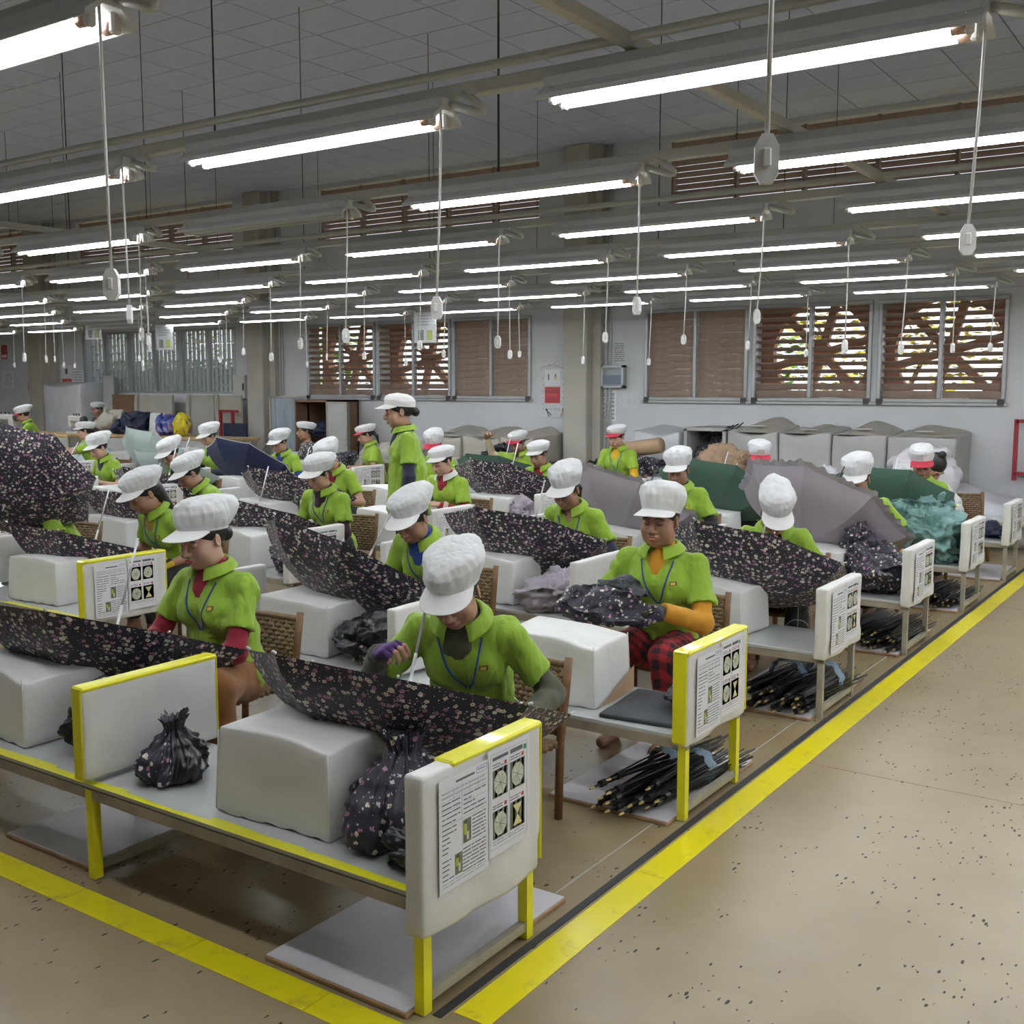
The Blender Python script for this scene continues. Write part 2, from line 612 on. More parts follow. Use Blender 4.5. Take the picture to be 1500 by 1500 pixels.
class Field:
    def __init__(s, lo, hi, h):
        s.ax = [np.arange(lo[i], hi[i] + h, h, dtype=F32) for i in range(3)]
        s.h = h
        s.D = np.full([len(a) for a in s.ax], .3, dtype=F32)

    def reg(s, lo, hi, pad):
        sl = []
        for i in range(3):
            a = s.ax[i]
            i0 = int(np.searchsorted(a, lo[i] - pad))
            i1 = int(np.searchsorted(a, hi[i] + pad))
            sl.append(slice(max(0, i0 - 1), max(1, i1 + 1)))
        return tuple(sl)

    def apply(s, sl, d, k, op):
        A = s.D[sl]
        if op == 'u':
            h = np.maximum(k - np.abs(A - d), 0) / max(k, 1e-6)
            s.D[sl] = np.minimum(A, d) - h * h * k * .25
        else:
            h = np.maximum(k - np.abs(A + d), 0) / max(k, 1e-6)
            s.D[sl] = np.maximum(A, -d) + h * h * k * .25

    def xyz(s, sl):
        return np.meshgrid(s.ax[0][sl[0]], s.ax[1][sl[1]], s.ax[2][sl[2]], indexing='ij', sparse=True)

    def cone(s, a, b, ra, rb, k=.02, op='u', cut=None, sx=1.0):
        """round cone a-b; cut=(point, direction) keeps only the side behind the plane"""
        a, b = np.array(a, F32), np.array(b, F32)
        r = max(ra, rb) * max(1, sx)
        sl = s.reg(np.minimum(a, b) - r, np.maximum(a, b) + r, .03 + k)
        X, Y, Z = s.xyz(sl)
        ba = b - a
        L = float(ba @ ba) + 1e-9
        px, py, pz = X - a[0], Y - a[1], Z - a[2]
        t = np.clip((px * ba[0] + py * ba[1] + pz * ba[2]) / L, 0, 1)
        d = np.sqrt(((px - t * ba[0]) / sx) ** 2 + (py - t * ba[1]) ** 2 + (pz - t * ba[2]) ** 2) - (ra + (rb - ra) * t)
        if cut is not None:
            q, n = cut
            d = np.maximum(d, (X - q[0]) * n[0] + (Y - q[1]) * n[1] + (Z - q[2]) * n[2])
        s.apply(sl, d, k, op)

    def ell(s, c, r, M=None, k=.02, op='u'):
        c, r = np.array(c, F32), np.array(r, F32)
        rm = float(r.max())
        sl = s.reg(c - rm, c + rm, .03 + k)
        X, Y, Z = s.xyz(sl)
        px, py, pz = X - c[0], Y - c[1], Z - c[2]
        if M is not None:
            M = np.array(M, F32)
            px, py, pz = (M[0, 0] * px + M[1, 0] * py + M[2, 0] * pz, M[0, 1] * px + M[1, 1] * py + M[2, 1] * pz,
                          M[0, 2] * px + M[1, 2] * py + M[2, 2] * pz)
        k0 = np.sqrt((px / r[0]) ** 2 + (py / r[1]) ** 2 + (pz / r[2]) ** 2)
        k1 = np.sqrt((px / r[0] ** 2) ** 2 + (py / r[1] ** 2) ** 2 + (pz / r[2] ** 2) ** 2) + 1e-6
        s.apply(sl, k0 * (k0 - 1) / k1, k, op)

    def plane(s, q, n, k=.005):
        """cut away the side the normal points to"""
        sl = tuple(slice(0, len(a)) for a in s.ax)
        X, Y, Z = s.xyz(sl)
        d = (X - q[0]) * n[0] + (Y - q[1]) * n[1] + (Z - q[2]) * n[2]
        s.D = np.maximum(s.D, d)

    def mesh(s):
        """surface nets -> (verts, quads)"""
        D = s.D.copy()
        for i in range(3):
            for e in (0, -1):
                ix = [slice(None)] * 3
                ix[i] = e
                D[tuple(ix)] = np.maximum(D[tuple(ix)], s.h)
        S = D < 0
        n = np.array(D.shape)
        nc = n - 1
        tot = int(nc.prod())
        acc = [[], []]
        quads = []
        for ax in range(3):
            s0 = [slice(None)] * 3
            s1 = [slice(None)] * 3
            s0[ax] = slice(0, -1)
            s1[ax] = slice(1, None)
            A, B = S[tuple(s0)], S[tuple(s1)]
            idx = np.argwhere(A != B)
            if not len(idx):
                continue
            d0 = D[tuple(s0)][tuple(idx.T)]
            d1 = D[tuple(s1)][tuple(idx.T)]
            t = d0 / (d0 - d1)
            P = idx.astype(F32)
            P[:, ax] += t
            u, v = (ax + 1) % 3, (ax + 2) % 3
            ok = (idx[:, u] > 0) & (idx[:, v] > 0) & (idx[:, u] < nc[u]) & (idx[:, v] < nc[v])
            idx, P = idx[ok], P[ok]
            neg = A[tuple(idx.T)]
            cs = []
            for (du, dv) in ((-1, -1), (0, -1), (0, 0), (-1, 0)):
                c = idx.copy()
                c[:, u] += du
                c[:, v] += dv
                f = (c[:, 0] * nc[1] + c[:, 1]) * nc[2] + c[:, 2]
                cs.append(f)
                acc[0].append(f)
                acc[1].append(P)
            q = np.stack(cs, 1)
            q[~neg] = q[~neg][:, ::-1]
            quads.append(q)
        f = np.concatenate(acc[0])
        P = np.concatenate(acc[1])
        u, inv = np.unique(f, return_inverse=True)
        cnt = np.bincount(inv)
        V = np.stack([np.bincount(inv, P[:, i]) / cnt for i in range(3)], 1)
        V = V * s.h + np.array([a[0] for a in s.ax])
        Q = np.searchsorted(u, np.concatenate(quads))
        return V, Q


def rx(a):
    c, s_ = math.cos(a), math.sin(a)
    return np.array([[1, 0, 0], [0, c, -s_], [0, s_, c]])


def ry(a):
    c, s_ = math.cos(a), math.sin(a)
    return np.array([[c, 0, s_], [0, 1, 0], [-s_, 0, c]])


def rz(a):
    c, s_ = math.cos(a), math.sin(a)
    return np.array([[c, -s_, 0], [s_, c, 0], [0, 0, 1]])


def fbm(V, scale, seed=0.0):
    """vector of noise values for an (n,3) array"""
    o = Vector((seed * 3.1, seed * 1.7, seed * 2.3))
    return np.array([noise.noise(Vector(p) * scale + o) for p in V])


def normals_of(V, Q):
    a = V[Q[:, 2]] - V[Q[:, 0]]
    b = V[Q[:, 3]] - V[Q[:, 1]]
    fn = np.cross(a, b)
    n = np.zeros_like(V)
    for i in range(4):
        np.add.at(n, Q[:, i], fn)
    return n / (np.linalg.norm(n, axis=1, keepdims=True) + 1e-9)

# ---------------------------------------------------------------- people
HEADS = {}


def head_mesh(h, wide=1.0):
    key = (h, wide)
    if key in HEADS:
        return HEADS[key]
    F = Field((-.11, -.14, -.26), (.11, .14, .14), h)
    w = wide
    F.ell((0, .018, .030), (.074, .092, .082), k=.0)
    F.ell((0, -.022, -.040), (.063 * w, .066, .072), k=.03)
    F.ell((0, -.052, -.094), (.026 * w, .024, .020), k=.03)
    for s in (-1, 1):
        F.ell((s * .038 * w, -.050, -.036), (.027, .029, .030), k=.025)
        F.ell((s * .045 * w, -.015, -.078), (.020, .035, .024), k=.03)
        F.cone((s * .010, -.084, .021), (s * .046, -.074, .020), .010, .009, k=.012)
        F.ell((s * .031, -.094, .001), (.016, .013, .010), k=.012, op='s')
        F.ell((s * .031, -.076, .000), (.0155, .0115, .0105), k=.004)
        F.ell((s * .013, -.096, -.038), (.010, .011, .009), k=.008)
        F.ell((s * .078, .012, -.008), (.007, .018, .029), M=rz(s * .35), k=.008)
        F.ell((s * .083, .010, -.004), (.004, .010, .018), k=.004, op='s')
    F.cone((0, -.086, .012), (0, -.108, -.032), .007, .0125, k=.010)
    F.ell((0, -.086, -.064), (.025, .010, .012), k=.012)
    F.ell((0, -.094, -.0605), (.020, .0075, .0050), k=.004)
    F.ell((0, -.0915, -.0715), (.0175, .0085, .0062), k=.004)
    F.cone((0, .022, -.08), (0, .045, -.25), .046, .052, k=.03)
    V, Q = F.mesh()
    parts = [(V, Q, 'skin')]
    tree = BVHTree.FromPolygons([Vector(p) for p in V], Q.tolist())

    def on(x, z, off):
        hit = tree.ray_cast(Vector((x, -.3, z)), Vector((0, 1, 0)))
        return hit[0] + hit[1] * off if hit[0] else Vector((x, -.08, z))
    b = MB()
    for s in (-1, 1):
        pts = [on(s * x, z, .0005) for x, z in ((.011, .0195), (.022, .024), (.034, .025), (.045, .020), (.050, .016))]
        b.tube(pts, [.0020, .0032, .0033, .0025, .001], 6)
        pts = [on(s * x, z, .0002) for x, z in ((.0165, -.0055), (.024, -.0085), (.032, -.0092), (.040, -.007), (.047, -.003))]
        b.tube(pts, [.0008, .0017, .0019, .0018, .001], 6)
        n1 = on(s * .0085, -.0455, .0)
        b.tube([n1, n1 + Vector((0, -.0006, .0))], .0032, 6)
    V2 = np.array(b.v)
    parts.append((V2, b.f, 'brow'))
    c = MB()
    for z0, am, rr in ((-.0600, .0035, .0042), (-.0720, -.002, .0052)):
        pts = []
        for i in range(9):
            u = -1 + i / 4
            z = z0 + am * (1 - abs(u)) * (0.55 if abs(u) < .15 else 1) - .004 * 0 + (-.0045 if z0 > -.065 else .006) * abs(u) ** 2
            pts.append(on(u * .0235, z, -.0012))
        c.tube(pts, [.0008 + rr * .75 * (1 - abs(-1 + i / 4)) ** .6 for i in range(9)], 6)
    parts.append((np.array(c.v), c.f, 'lip'))
    HEADS[key] = parts
    return parts


HANDS = {}


def hand_mesh(kind, h):
    """right hand: wrist at origin, fingers along +Y, palm facing -Z, thumb on -X"""
    key = (kind, h)
    if key in HANDS:
        return HANDS[key]
    F = Field((-.08, -.06, -.11), (.07, .20, .05), h)
    F.cone((0, -.035, 0), (0, .01, 0), .022, .024, k=.01, sx=1.15)
    F.ell((0, .045, .0), (.040, .052, .017), k=.015)
    curl = {'grip': (38, 58, 40), 'relax': (18, 26, 18), 'pinch': (50, 35, 15)}[kind]
    for i, x in enumerate((-.029, -.010, .010, .029)):
        L = (.038, .043, .040, .031)[i]
        a = 0
        p = np.array([x, .082 - .004 * abs(i - 1.2), .002])
        r = .0092 - .0006 * (i == 3)
        for j, l in enumerate((L, L * .62, L * .5)):
            a += R(curl[j] * (1 + .06 * i))
            q = p + np.array([x * .06, math.cos(a) * l, -math.sin(a) * l])
            F.cone(p, q, r, r * .92, k=.004)
            p = q
            r *= .92
    if kind == 'relax':
        th = [(-.028, .022, -.004), (-.056, .050, -.014), (-.064, .078, -.022), (-.062, .098, -.028)]
    else:
        th = [(-.028, .022, -.004), (-.052, .052, -.026), (-.042, .082, -.044), (-.026, .100, -.052)]
    for j in range(3):
        F.cone(th[j], th[j + 1], (.0135, .0115, .0105)[j], (.0115, .0105, .0085)[j], k=.006)
    HANDS[key] = F.mesh()
    return HANDS[key]


SHARED = {}


def cap_meshes(style, seed):
    key = ('cap', style, seed)
    if key in SHARED:
        return SHARED[key]
    rg = random.Random(seed * 13 + 5)
    nz = Vector((rg.uniform(0, 9), rg.uniform(0, 9), 0))

    def ring(ph):                                   # ph = 0 at the front
        return Vector((.084 * math.sin(ph), .014 - .104 * math.cos(ph), .066 - .050 * (1 - math.cos(ph)) / 2))
    if style == 'canvas':
        prof = ((0, 1.0, 0), (.1, 1.03, .012), (.35, 1.03, .04), (.6, .9, .065), (.8, .62, .08), (1, .0, .086))
        puff, gath = .005, .004
    elif style == 'flat':
        prof = ((0, 1.0, 0), (.08, 1.08, .006), (.25, 1.20, .034), (.5, 1.18, .064), (.75, .82, .083), (1, .0, .088))
        puff, gath = .025, .02
    else:
        k = 1 + .10 * (seed % 3 - 1)
        prof = ((0, 1.0, 0), (.05, 1.05, .006), (.18, 1.16, .032 * k), (.4, 1.22, .070 * k), (.62, 1.07, .102 * k), (.82, .68, .121 * k), (1, .0, .128 * k))
        puff, gath = .036 + .012 * (seed % 2), .034
    def prof_at(t):
        for a, b in zip(prof, prof[1:]):
            if t <= b[0]:
                f = (t - a[0]) / (b[0] - a[0])
                f = f * f * (3 - 2 * f) * .4 + f * .6
                return a[1] + (b[1] - a[1]) * f, a[2] + (b[2] - a[2]) * f
        return prof[-1][1:]

    def dome(u, v):
        ph = u * 2 * PI + PI
        s, z = prof_at(v)
        p = ring(ph)
        c = Vector((0, .014, p.z))
        wob = 2 * noise.noise(Vector((math.sin(ph) * 3, math.cos(ph) * 3, seed)))
        g = (1 - 1.6 * abs(math.sin(ph * 8 + wob * 2.2)) ** .6) * gath * math.sin(PI * min(1, .12 + v * 1.1)) ** .8 if v < .799 else 0
        n = noise.noise(Vector((math.sin(ph) * 1.6, math.cos(ph) * 1.6, v * 2.2)) + nz) * (.15 if style == 'mob' else .04) * math.sin(PI * v)
        q = c + (p - c) * (s * (1 + g + n))
        back = (1 - math.cos(ph)) / 2
        q.y += puff * math.sin(PI * v) * (0.4 + back)
        q.z += z - (.010 * back * math.sin(PI * v)) + (.046 - p.z) * v * v
        return q
    d = MB().grid(76, 18, dome, closed_u=True)
    # gathered band around the rim
    d.grid(76, 3, lambda u, v: (lambda p, o: (p + (p - Vector((0, .014, p.z))) * (.045 * (.5 - abs(v - .5)) + .01)) + Vector((0, 0, -.006 + .014 * v)))(ring(u * 2 * PI + PI), 0), closed_u=True)
    dm = d.mesh('cap_crown', 'cap_net' if style != 'canvas' else 'cap_visor', True)
    vb = MB()
    ext = .078 if style != 'flat' else .06

    def visor(o):
        def f(u, v):
            a = (u * 2 - 1)
            ph = a * R(74)
            p = ring(ph)
            out = Vector((math.sin(ph) * .35, -1, 0)).normalized()
            l = ext * math.sqrt(max(0, 1 - abs(a) ** 2.6)) * v
            q = p + out * l
            q.z += -.24 * l - .010 * v * a * a + o
            return q
        return f
    vb.grid(22, 8, visor(.0012))
    vb.grid(22, 8, visor(-.0012), flip=True)
    vb.grid(22, 2, lambda u, v: visor(.0012 - .0024 * (1 - v))(u, 1.0))
    vm = vb.mesh('cap_visor', 'cap_visor', True)
    vr = vm.copy()
    vr.materials.clear()
    vr.materials.append(MATS['visor_red'])
    SHARED[key] = (dm, vm, vr)
    return SHARED[key]


def hair_mesh(kind):
    key = ('hair', kind)
    if key in SHARED:
        return SHARED[key]
    F = Field((-.12, -.14, -.20), (.12, .18, .15), .006)
    F.ell((0, .022, .026), (.080, .096, .082), k=0)
    F.ell((0, -.100, -.040), (.066, .080, .098), k=.012, op='s')
    F.ell((0, -.02, -.125), (.09, .10, .085), k=.015, op='s')
    for s in (-1, 1):
        F.ell((s * .085, .004, -.012), (.016, .026, .034), k=.006, op='s')
    if kind == 'bun':
        F.ell((0, .115, -.02), (.036, .032, .036), k=.012)
    elif kind == 'tail':
        F.cone((0, .105, -.01), (.01, .130, -.07), .024, .022, k=.015)
        F.cone((.01, .130, -.07), (.0, .12, -.17), .022, .008, k=.01)
    elif kind == 'up':
        F = Field((-.12, -.14, -.20), (.12, .18, .18), .006)
        F.ell((0, .022, .028), (.083, .100, .088), k=0)
        F.ell((0, -.11, -.07), (.07, .075, .10), k=.012, op='s')
        F.ell((0, -.02, -.125), (.09, .10, .085), k=.015, op='s')
        F.ell((0, .06, .118), (.040, .036, .034), k=.012)
    elif kind == 'long':
        F.cone((0, .085, -.02), (0, .095, -.16), .055, .045, k=.03)
    V, Q = F.mesh()
    SHARED[key] = MB().addnp(V, Q).mesh('hair', 'hair', True)
    return SHARED[key]


def ik(sh, hand, l1, l2, hint):
    d = hand - sh
    L = np.linalg.norm(d)
    if L > (l1 + l2) * .985:
        hand = sh + d * ((l1 + l2) * .985 / L)
        d = hand - sh
        L = np.linalg.norm(d)
    a = (l1 * l1 - l2 * l2 + L * L) / (2 * L)
    hgt = math.sqrt(max(0, l1 * l1 - a * a))
    u = d / L
    p = hint - u * (hint @ u)
    p /= np.linalg.norm(p) + 1e-9
    return sh + u * a + p * hgt, hand


def strip_on(tree, pts, fdir, w, th, off=.002):
    """a thin ribbon laid on the shirt front; pts are (x,z-ish) points in front of it"""
    vs = []
    for i, p in enumerate(pts):
        t = (pts[min(i + 1, len(pts) - 1)] - pts[max(i - 1, 0)]).normalized()
        sd = t.cross(fdir).normalized() * (w / 2)
        for s in (-1, 1):
            q = p + sd * s
            hit = tree.ray_cast(q - fdir * -.25, -fdir)
            base = hit[0] if hit[0] else q
            vs.append(base + fdir * off)
            vs.append(base + fdir * (off + th))
    fs = []
    for i in range(len(pts) - 1):
        a = i * 4
        fs += [(a + 1, a + 3, a + 7, a + 5), (a, a + 4, a + 6, a + 2), (a, a + 1, a + 5, a + 4), (a + 2, a + 6, a + 7, a + 3)]
    return vs, fs


def person(label, x, y, yaw=0, lean=18, hp=30, hy=0, hr=0, seat=.30, lh=(.17, -.33, .54), rh=(-.17, -.33, .54), sleeve=None, neck=None,
           pants='trouser_dark', skin='skin_a', cap='mob', seed=0, visor='white', hair='plain', lod=1, girth=1.0, stand=False, glove=None, size=1.0,
           lanyard=True, shirt='polo_green', collar='polo_green', hand=('grip', 'grip'), lip='lip', wide=1.0, bend_side=0.0, longsleeve=False, pocket=True,
           cuff=None, extra=None, finger_skin=False, legs=None):
    root = thing('person', label, 'person', (x, y, 0), (0, 0, R(yaw)), 'workers in the hall')
    hb = {0: .011, 1: .014, 2: .018}[lod]
    hs = {0: .0075, 1: .010, 2: .013}[lod]
    hh = {0: .0034, 1: .0050, 2: .0068}[lod]
    g = girth
    A1, A2 = rx(R(lean * .7)), rx(R(lean * 1.15))
    Pv = np.array([0, 0, (seat + .105) if not stand else .86 * size])
    u1 = A1 @ np.array([0, 0, 1.])
    u2 = A2 @ np.array([0, 0, 1.])
    ef = A2 @ np.array([0, -1., 0])
    ex = np.array([1., 0, 0])
    belly = Pv + u1 * .15 * size
    chest = belly + u2 * .15 * size + ex * bend_side * .5
    Nb = chest + u2 * .145 * size + ex * bend_side * .4
    shz = chest + u2 * .076 * size
    Hr = rz(R(hy)) @ rx(R(hp)) @ ry(R(hr))
    nd = rx(R((lean * 1.15 + hp) * .5)) @ np.array([0, 0, 1.])
    hc = Nb + nd * .102 + Hr @ np.array([0, -.022, .042])
    if stand:
        hips = [np.array([s * .085, 0, Pv[2] - .05]) for s in (-1, 1)]
        knees = [np.array([s * .095, -.02, .45]) for s in (-1, 1)]
        ank = [np.array([s * .10, .02, .08]) for s in (-1, 1)]
    else:
        hips = [np.array([s * .088, -.02, seat + .08]) for s in (-1, 1)]
        knees = [np.array([s * .135, -.355, seat + .125]) for s in (-1, 1)]
        ank = [np.array([s * .125, -.30, .075]) for s in (-1, 1)]
        if legs:
            knees = [np.array(v) for v in legs]
            ank = [np.array([k[0], k[1] + .06, .075]) for k in knees]
    sh, el, wr, hd = [], [], [], []
    for s, tgt in ((-1, rh), (1, lh)):
        S = shz + ex * s * .158 * (1 + (g - 1) * .5)
        E_, W = ik(S, np.array(tgt, float), .265 * size, .235 * size, np.array([s * .55, .35, -.75]))
        sh.append(S)
        el.append(E_)
        wr.append(W)
        hd.append((W - E_) / np.linalg.norm(W - E_))

    def torso(F, inf, k=.04, hips_=True):
        F.ell(Pv + np.array([0, .01, .0]), (.165 * g + inf, .120 * g + inf, .120 + inf), A1, k=k)
        F.ell(belly, (.138 * g + inf, .105 * g + inf, .150 + inf), A1, k=k)
        F.ell(chest, (.140 * g + inf, .098 * g + inf, .135 + inf), A2, k=k)
        for s in (-1, 1):
            F.ell(chest + ex * s * .065 * g + ef * .065 * g - u2 * .015, (.060 * g + inf, .050 * g + inf, .062 + inf), A2, k=k)
        F.cone(sh[0] + ex * .02, sh[1] - ex * .02, .043 + inf, .043 + inf, k=k)
        F.cone(chest + u2 * .07, Nb - u2 * .01, .080 + inf, .050 + inf * .6, k=k * .7)
        for s in (0, 1):                             # shoulder slope
            F.cone(Nb - u2 * .035, sh[s] + u2 * .004, .030 + inf, .036 + inf, k=k * .7)

    pts = np.array([Pv, chest, Nb, hc] + sh + el + wr + knees + ank)
    lo, hi = pts.min(0) - .26, pts.max(0) + .22
    lo[2] = max(lo[2], -.03)
    # body: one skin mesh of trunk, limbs, neck; head and hands grow out of it
    F = Field(lo, hi, hb)
    torso(F, -.004)
    F.cone(Nb - u2 * .04, hc - Hr @ np.array([0, -.02, .06]), .053, .047, k=.02)
    for i in (0, 1):
        F.cone(sh[i], el[i], .046, .038, k=.02)
        F.cone(el[i], wr[i], .037, .025, k=.015)
        F.cone(hips[i], knees[i], .080 * g, .056, k=.04)
        F.cone(knees[i], ank[i], .052, .035, k=.02)
        F.cone(ank[i], ank[i] + np.array([0, -.02, -.035]), .036, .034, k=.02)
        F.cone(ank[i] + np.array([0, .02, -.042]), ank[i] + np.array([0, -.14, -.048]), .032, .026, k=.02)
    V, Q = F.mesh()
    body = MB().addnp(V, Q, 0)
    for (V, Q, what) in head_mesh(hh, wide):
        W = V @ Hr.T + hc
        body.add(W.tolist(), Q.tolist() if hasattr(Q, 'tolist') else Q, {'skin': 0, 'brow': 1, 'lip': 2}[what])
    hk = {0: .0032, 1: .0055, 2: .0085}[lod]
    for i, s in ((0, -1), (1, 1)):
        V, Q = hand_mesh(hand[i], hk)
        V = V.copy()
        if s > 0:
            V[:, 0] *= -1
            Q = Q[:, ::-1]
        d = hd[i] * .8 + np.array([-s * .35, -.1, -.12])
        d /= np.linalg.norm(d)
        up = np.array([s * .35, -.2, 1.0])
        zz = up - d * (up @ d)
        zz /= np.linalg.norm(zz)
        xx = np.cross(d, zz)
        M = np.stack([xx, d, zz], 1)
        W = V @ M.T + wr[i]
        o = len(body.f)
        body.addnp(W, Q, 3 if glove else 0)
        if finger_skin and glove:
            cen = V[Q].mean(1)
            far = np.hypot(cen[:, 1] - .02, cen[:, 2]) > .088
            thumb = (np.abs(cen[:, 0]) > .03) & (cen[:, 2] < -.03)
            for j in np.nonzero(far | thumb)[0]:
                body.m[o + j] = 0
    body.obj('body', [skin, 'brow', lip, glove or skin], root, True)
    # trousers
    F = Field((lo[0], lo[1], 0.0), (hi[0], hi[1], Pv[2] + .16), hb)
    F.ell(Pv + np.array([0, .01, 0]), (.172 * g, .128 * g, .118), k=.04)
    for i in (0, 1):
        F.cone(hips[i], knees[i], .092 * g, .072, k=.04)
        F.cone(knees[i], ank[i] + np.array([0, 0, .02]), .070, .052, k=.02, cut=(ank[i] + np.array([0, 0, .03]), np.array([0, 0, -1.])))
    V, Q = F.mesh()
    if lod < 2:
        nn = normals_of(V, Q)
        V = V + nn * (np.abs(fbm(V, 9, seed)) * .02 - .006)[:, None]
    MB().addnp(V, Q).obj('trousers', pants, root, True)
    # under layer: turtleneck collar and sleeves
    if neck or sleeve:
        F = Field(np.minimum(lo, 9), hi, {0: .008, 1: .011, 2: .014}[lod])
        F.ell(chest + u2 * .02, (.12, .06, .08), A2, k=.03)
        for i in (0, 1):
            if sleeve and not neck:
                F.cone(chest + u2 * .04, sh[i], .04, .045, k=.02)
        if neck:
            F.cone(chest + u2 * .05 + ef * .02, Nb, .085, .064, k=.02)
            F.cone(Nb - u2 * .02, Nb + nd * .050, .061, .057, k=.012, cut=(Nb + nd * .046, nd))
            F.ell(chest + u2 * .05 + ef * .03, (.09, .070, .085), A2, k=.03)
        if sleeve:
            for i in (0, 1):
                F.cone(sh[i], el[i], .040, .046, k=.01)
                F.cone(el[i], wr[i] + hd[i] * .0, .047, .038, k=.015, cut=(wr[i] - hd[i] * .004, hd[i]))
        V, Q = F.mesh()
        if lod < 2:
            nn = normals_of(V, Q)
            V = V + nn * (fbm(V, 22, seed + 4) * .006)[:, None]
        MB().addnp(V, Q).obj('undershirt', sleeve if (sleeve and not neck) else (neck or sleeve), root, True)
    if cuff:
        for i in (0, 1):
            MB().tube([wr[i] - hd[i] * .075, wr[i] - hd[i] * .055, wr[i] - hd[i] * .035], [.046, .048, .045], 14).obj('cuff', cuff, root, True)
    # polo shirt
    F = Field((lo[0], lo[1], Pv[2] - .22), hi, hs)
    torso(F, .013)
    hem = Pv[2] - (.065 if not stand else .17)
    if stand:
        F.cone(Pv - np.array([0, 0, .12]), belly, .165 * g, .14 * g, k=.05, sx=1.12)
    fr = 1.9 if longsleeve else .66
    for i, s in ((0, -1), (1, 1)):
        ud = (el[i] - sh[i]) / np.linalg.norm(el[i] - sh[i])
        if longsleeve:
            F.cone(sh[i], el[i], .060, .055, k=.03)
            F.cone(el[i], wr[i], .055, .042, k=.015, cut=(wr[i] - hd[i] * .02, hd[i]))
        else:
            e = sh[i] + (el[i] - sh[i]) * fr
            F.cone(sh[i], e + ud * .03, .054, .064, k=.025, cut=(e, ud))
    F.plane((0, 0, hem), (0, 0, -1))
    F.cone(Nb - u2 * .05 + ef * .010, Nb + nd * .16, .058, .075, k=.006, op='s')
    F.cone(Nb + ef * .07 + u2 * .02, Nb + ef * .120 - u2 * .115, .046, .006, k=.006, op='s')
    V, Q = F.mesh()
    nn = normals_of(V, Q)
    if lod < 2:
        st = V.copy()
        st[:, 2] *= .45
        fold = np.abs(fbm(st, 10, seed + 1)) * .034 + np.abs(fbm(V * np.array([1, 1, .7]), 19, seed + 2)) * .016
        rel = V - Nb
        loose = np.clip((np.linalg.norm(rel - ef * .06, axis=1) - .10) / .10, 0, 1)
        V = V + nn * (np.maximum(fold - .014, -.004) * loose)[:, None]
    sm = MB().addnp(V, Q)
    sm.obj('polo_shirt', shirt, root, True)
    tree = BVHTree.FromPolygons([Vector(p) for p in V], Q.tolist())
    # folded collar
    if collar:
        c = MB()

        def col(u, v):
            ph = (u * 2 - 1) * R(158)               # 0 at the nape
            ax = abs(ph) / PI
            prof = ((.064, -.010), (.064, .030 - .016 * ax), (.072, .036 - .016 * ax), (.088 + .006 * ax, .018 - .018 * ax), (.098 + .012 * ax, -.002 - .040 * ax ** 3))
            i = min(3, int(v * 4))
            f = v * 4 - i
            r_ = prof[i][0] * (1 - f) + prof[i + 1][0] * f
            z_ = prof[i][1] * (1 - f) + prof[i + 1][1] * f
            p = Nb + ex * (math.sin(ph) * r_ * 1.08) - ef * (math.cos(ph) * r_ * .98) + u2 * (z_ + .012) + ef * .004
            return Vector(p)
        c.grid(27, 9, col)
        c.obj('collar', collar, root, True)
    fv = Vector(ef)
    if lod < 2 and shirt == 'polo_green':
        c = MB()
        p0, p1 = Nb + ef * .12 - u2 * .085, Nb + ef * .12 - u2 * .155
        vs, fs = strip_on(tree, [Vector(p0 * (1 - t) + p1 * t) for t in np.linspace(0, 1, 4)], fv, .026, .002, .001)
        c.add(vs, fs)
        c.obj('placket', 'polo_green', root)
        if pocket:
            c = MB()
            pc = Nb + ef * .15 - u2 * .185 + ex * .078 * g
            vs, fs = strip_on(tree, [Vector(pc + u2 * t) for t in np.linspace(.045, -.065, 7)], fv, .095, .003, .0012)
            c.add(vs, fs)
            c.obj('pocket', 'polo_green', root)
            c = MB()
            for w_, mi, of in ((.030, 0, .003), (.020, 1, .0042)):
                pc = Nb + ef * .15 - u2 * .118 + ex * .085 * g
                vs, fs = strip_on(tree, [Vector(pc + u2 * t) for t in (.008 * w_ / .03, -.008 * w_ / .03)], fv, w_, .001, of)
                c.add(vs, fs, mi)
            c.obj('embroidered_badge', ['badge_red', 'badge_gold'], root)
    if lanyard and lod < 2:
        c = MB()
        for s in (-1, 1):
            pp = []
            for t in np.linspace(0, 1, 8):
                q = Nb + ex * s * (.074 * (1 - t) ** .75 + .004) + ef * .15 - u2 * (.03 + .19 * t) + ex * .02 * t
                pp.append(Vector(q))
            vs, fs = strip_on(tree, pp, fv, .0065, .0022, .003)
            c.add(vs, fs)
        c.obj('lanyard', 'lanyard', root)
    # hair and cap share meshes and ride on the head
    M4 = Matrix.LocRotScale(Vector(hc), Matrix(Hr.tolist()).to_quaternion(), None)
    o = link('hair', hair_mesh(hair), root)
    o.matrix_local = M4
    if cap:
        dm, vm, vr = cap_meshes(cap, seed % 4)
        o = link('cap', dm, root)
        tilt = Matrix.Rotation(R(rnd.uniform(-4, 4)), 4, 'Z') @ Matrix.Rotation(R(rnd.uniform(-3, 3)), 4, 'Y')
        o.matrix_local = M4 @ tilt
        if visor:
            v = link('visor', vm if visor == 'white' else vr, o)
    return root

# ---------------------------------------------------------------- room shell
XL, XR, YF, YB, ZC = -20.6, 8.0, -5.0, 10.91, 4.75

floor = struct(MB().box((XL - .3, YF - .3, -.2), (XR + .3, YB + .3, 0)).obj('floor', 'floor_concrete'))


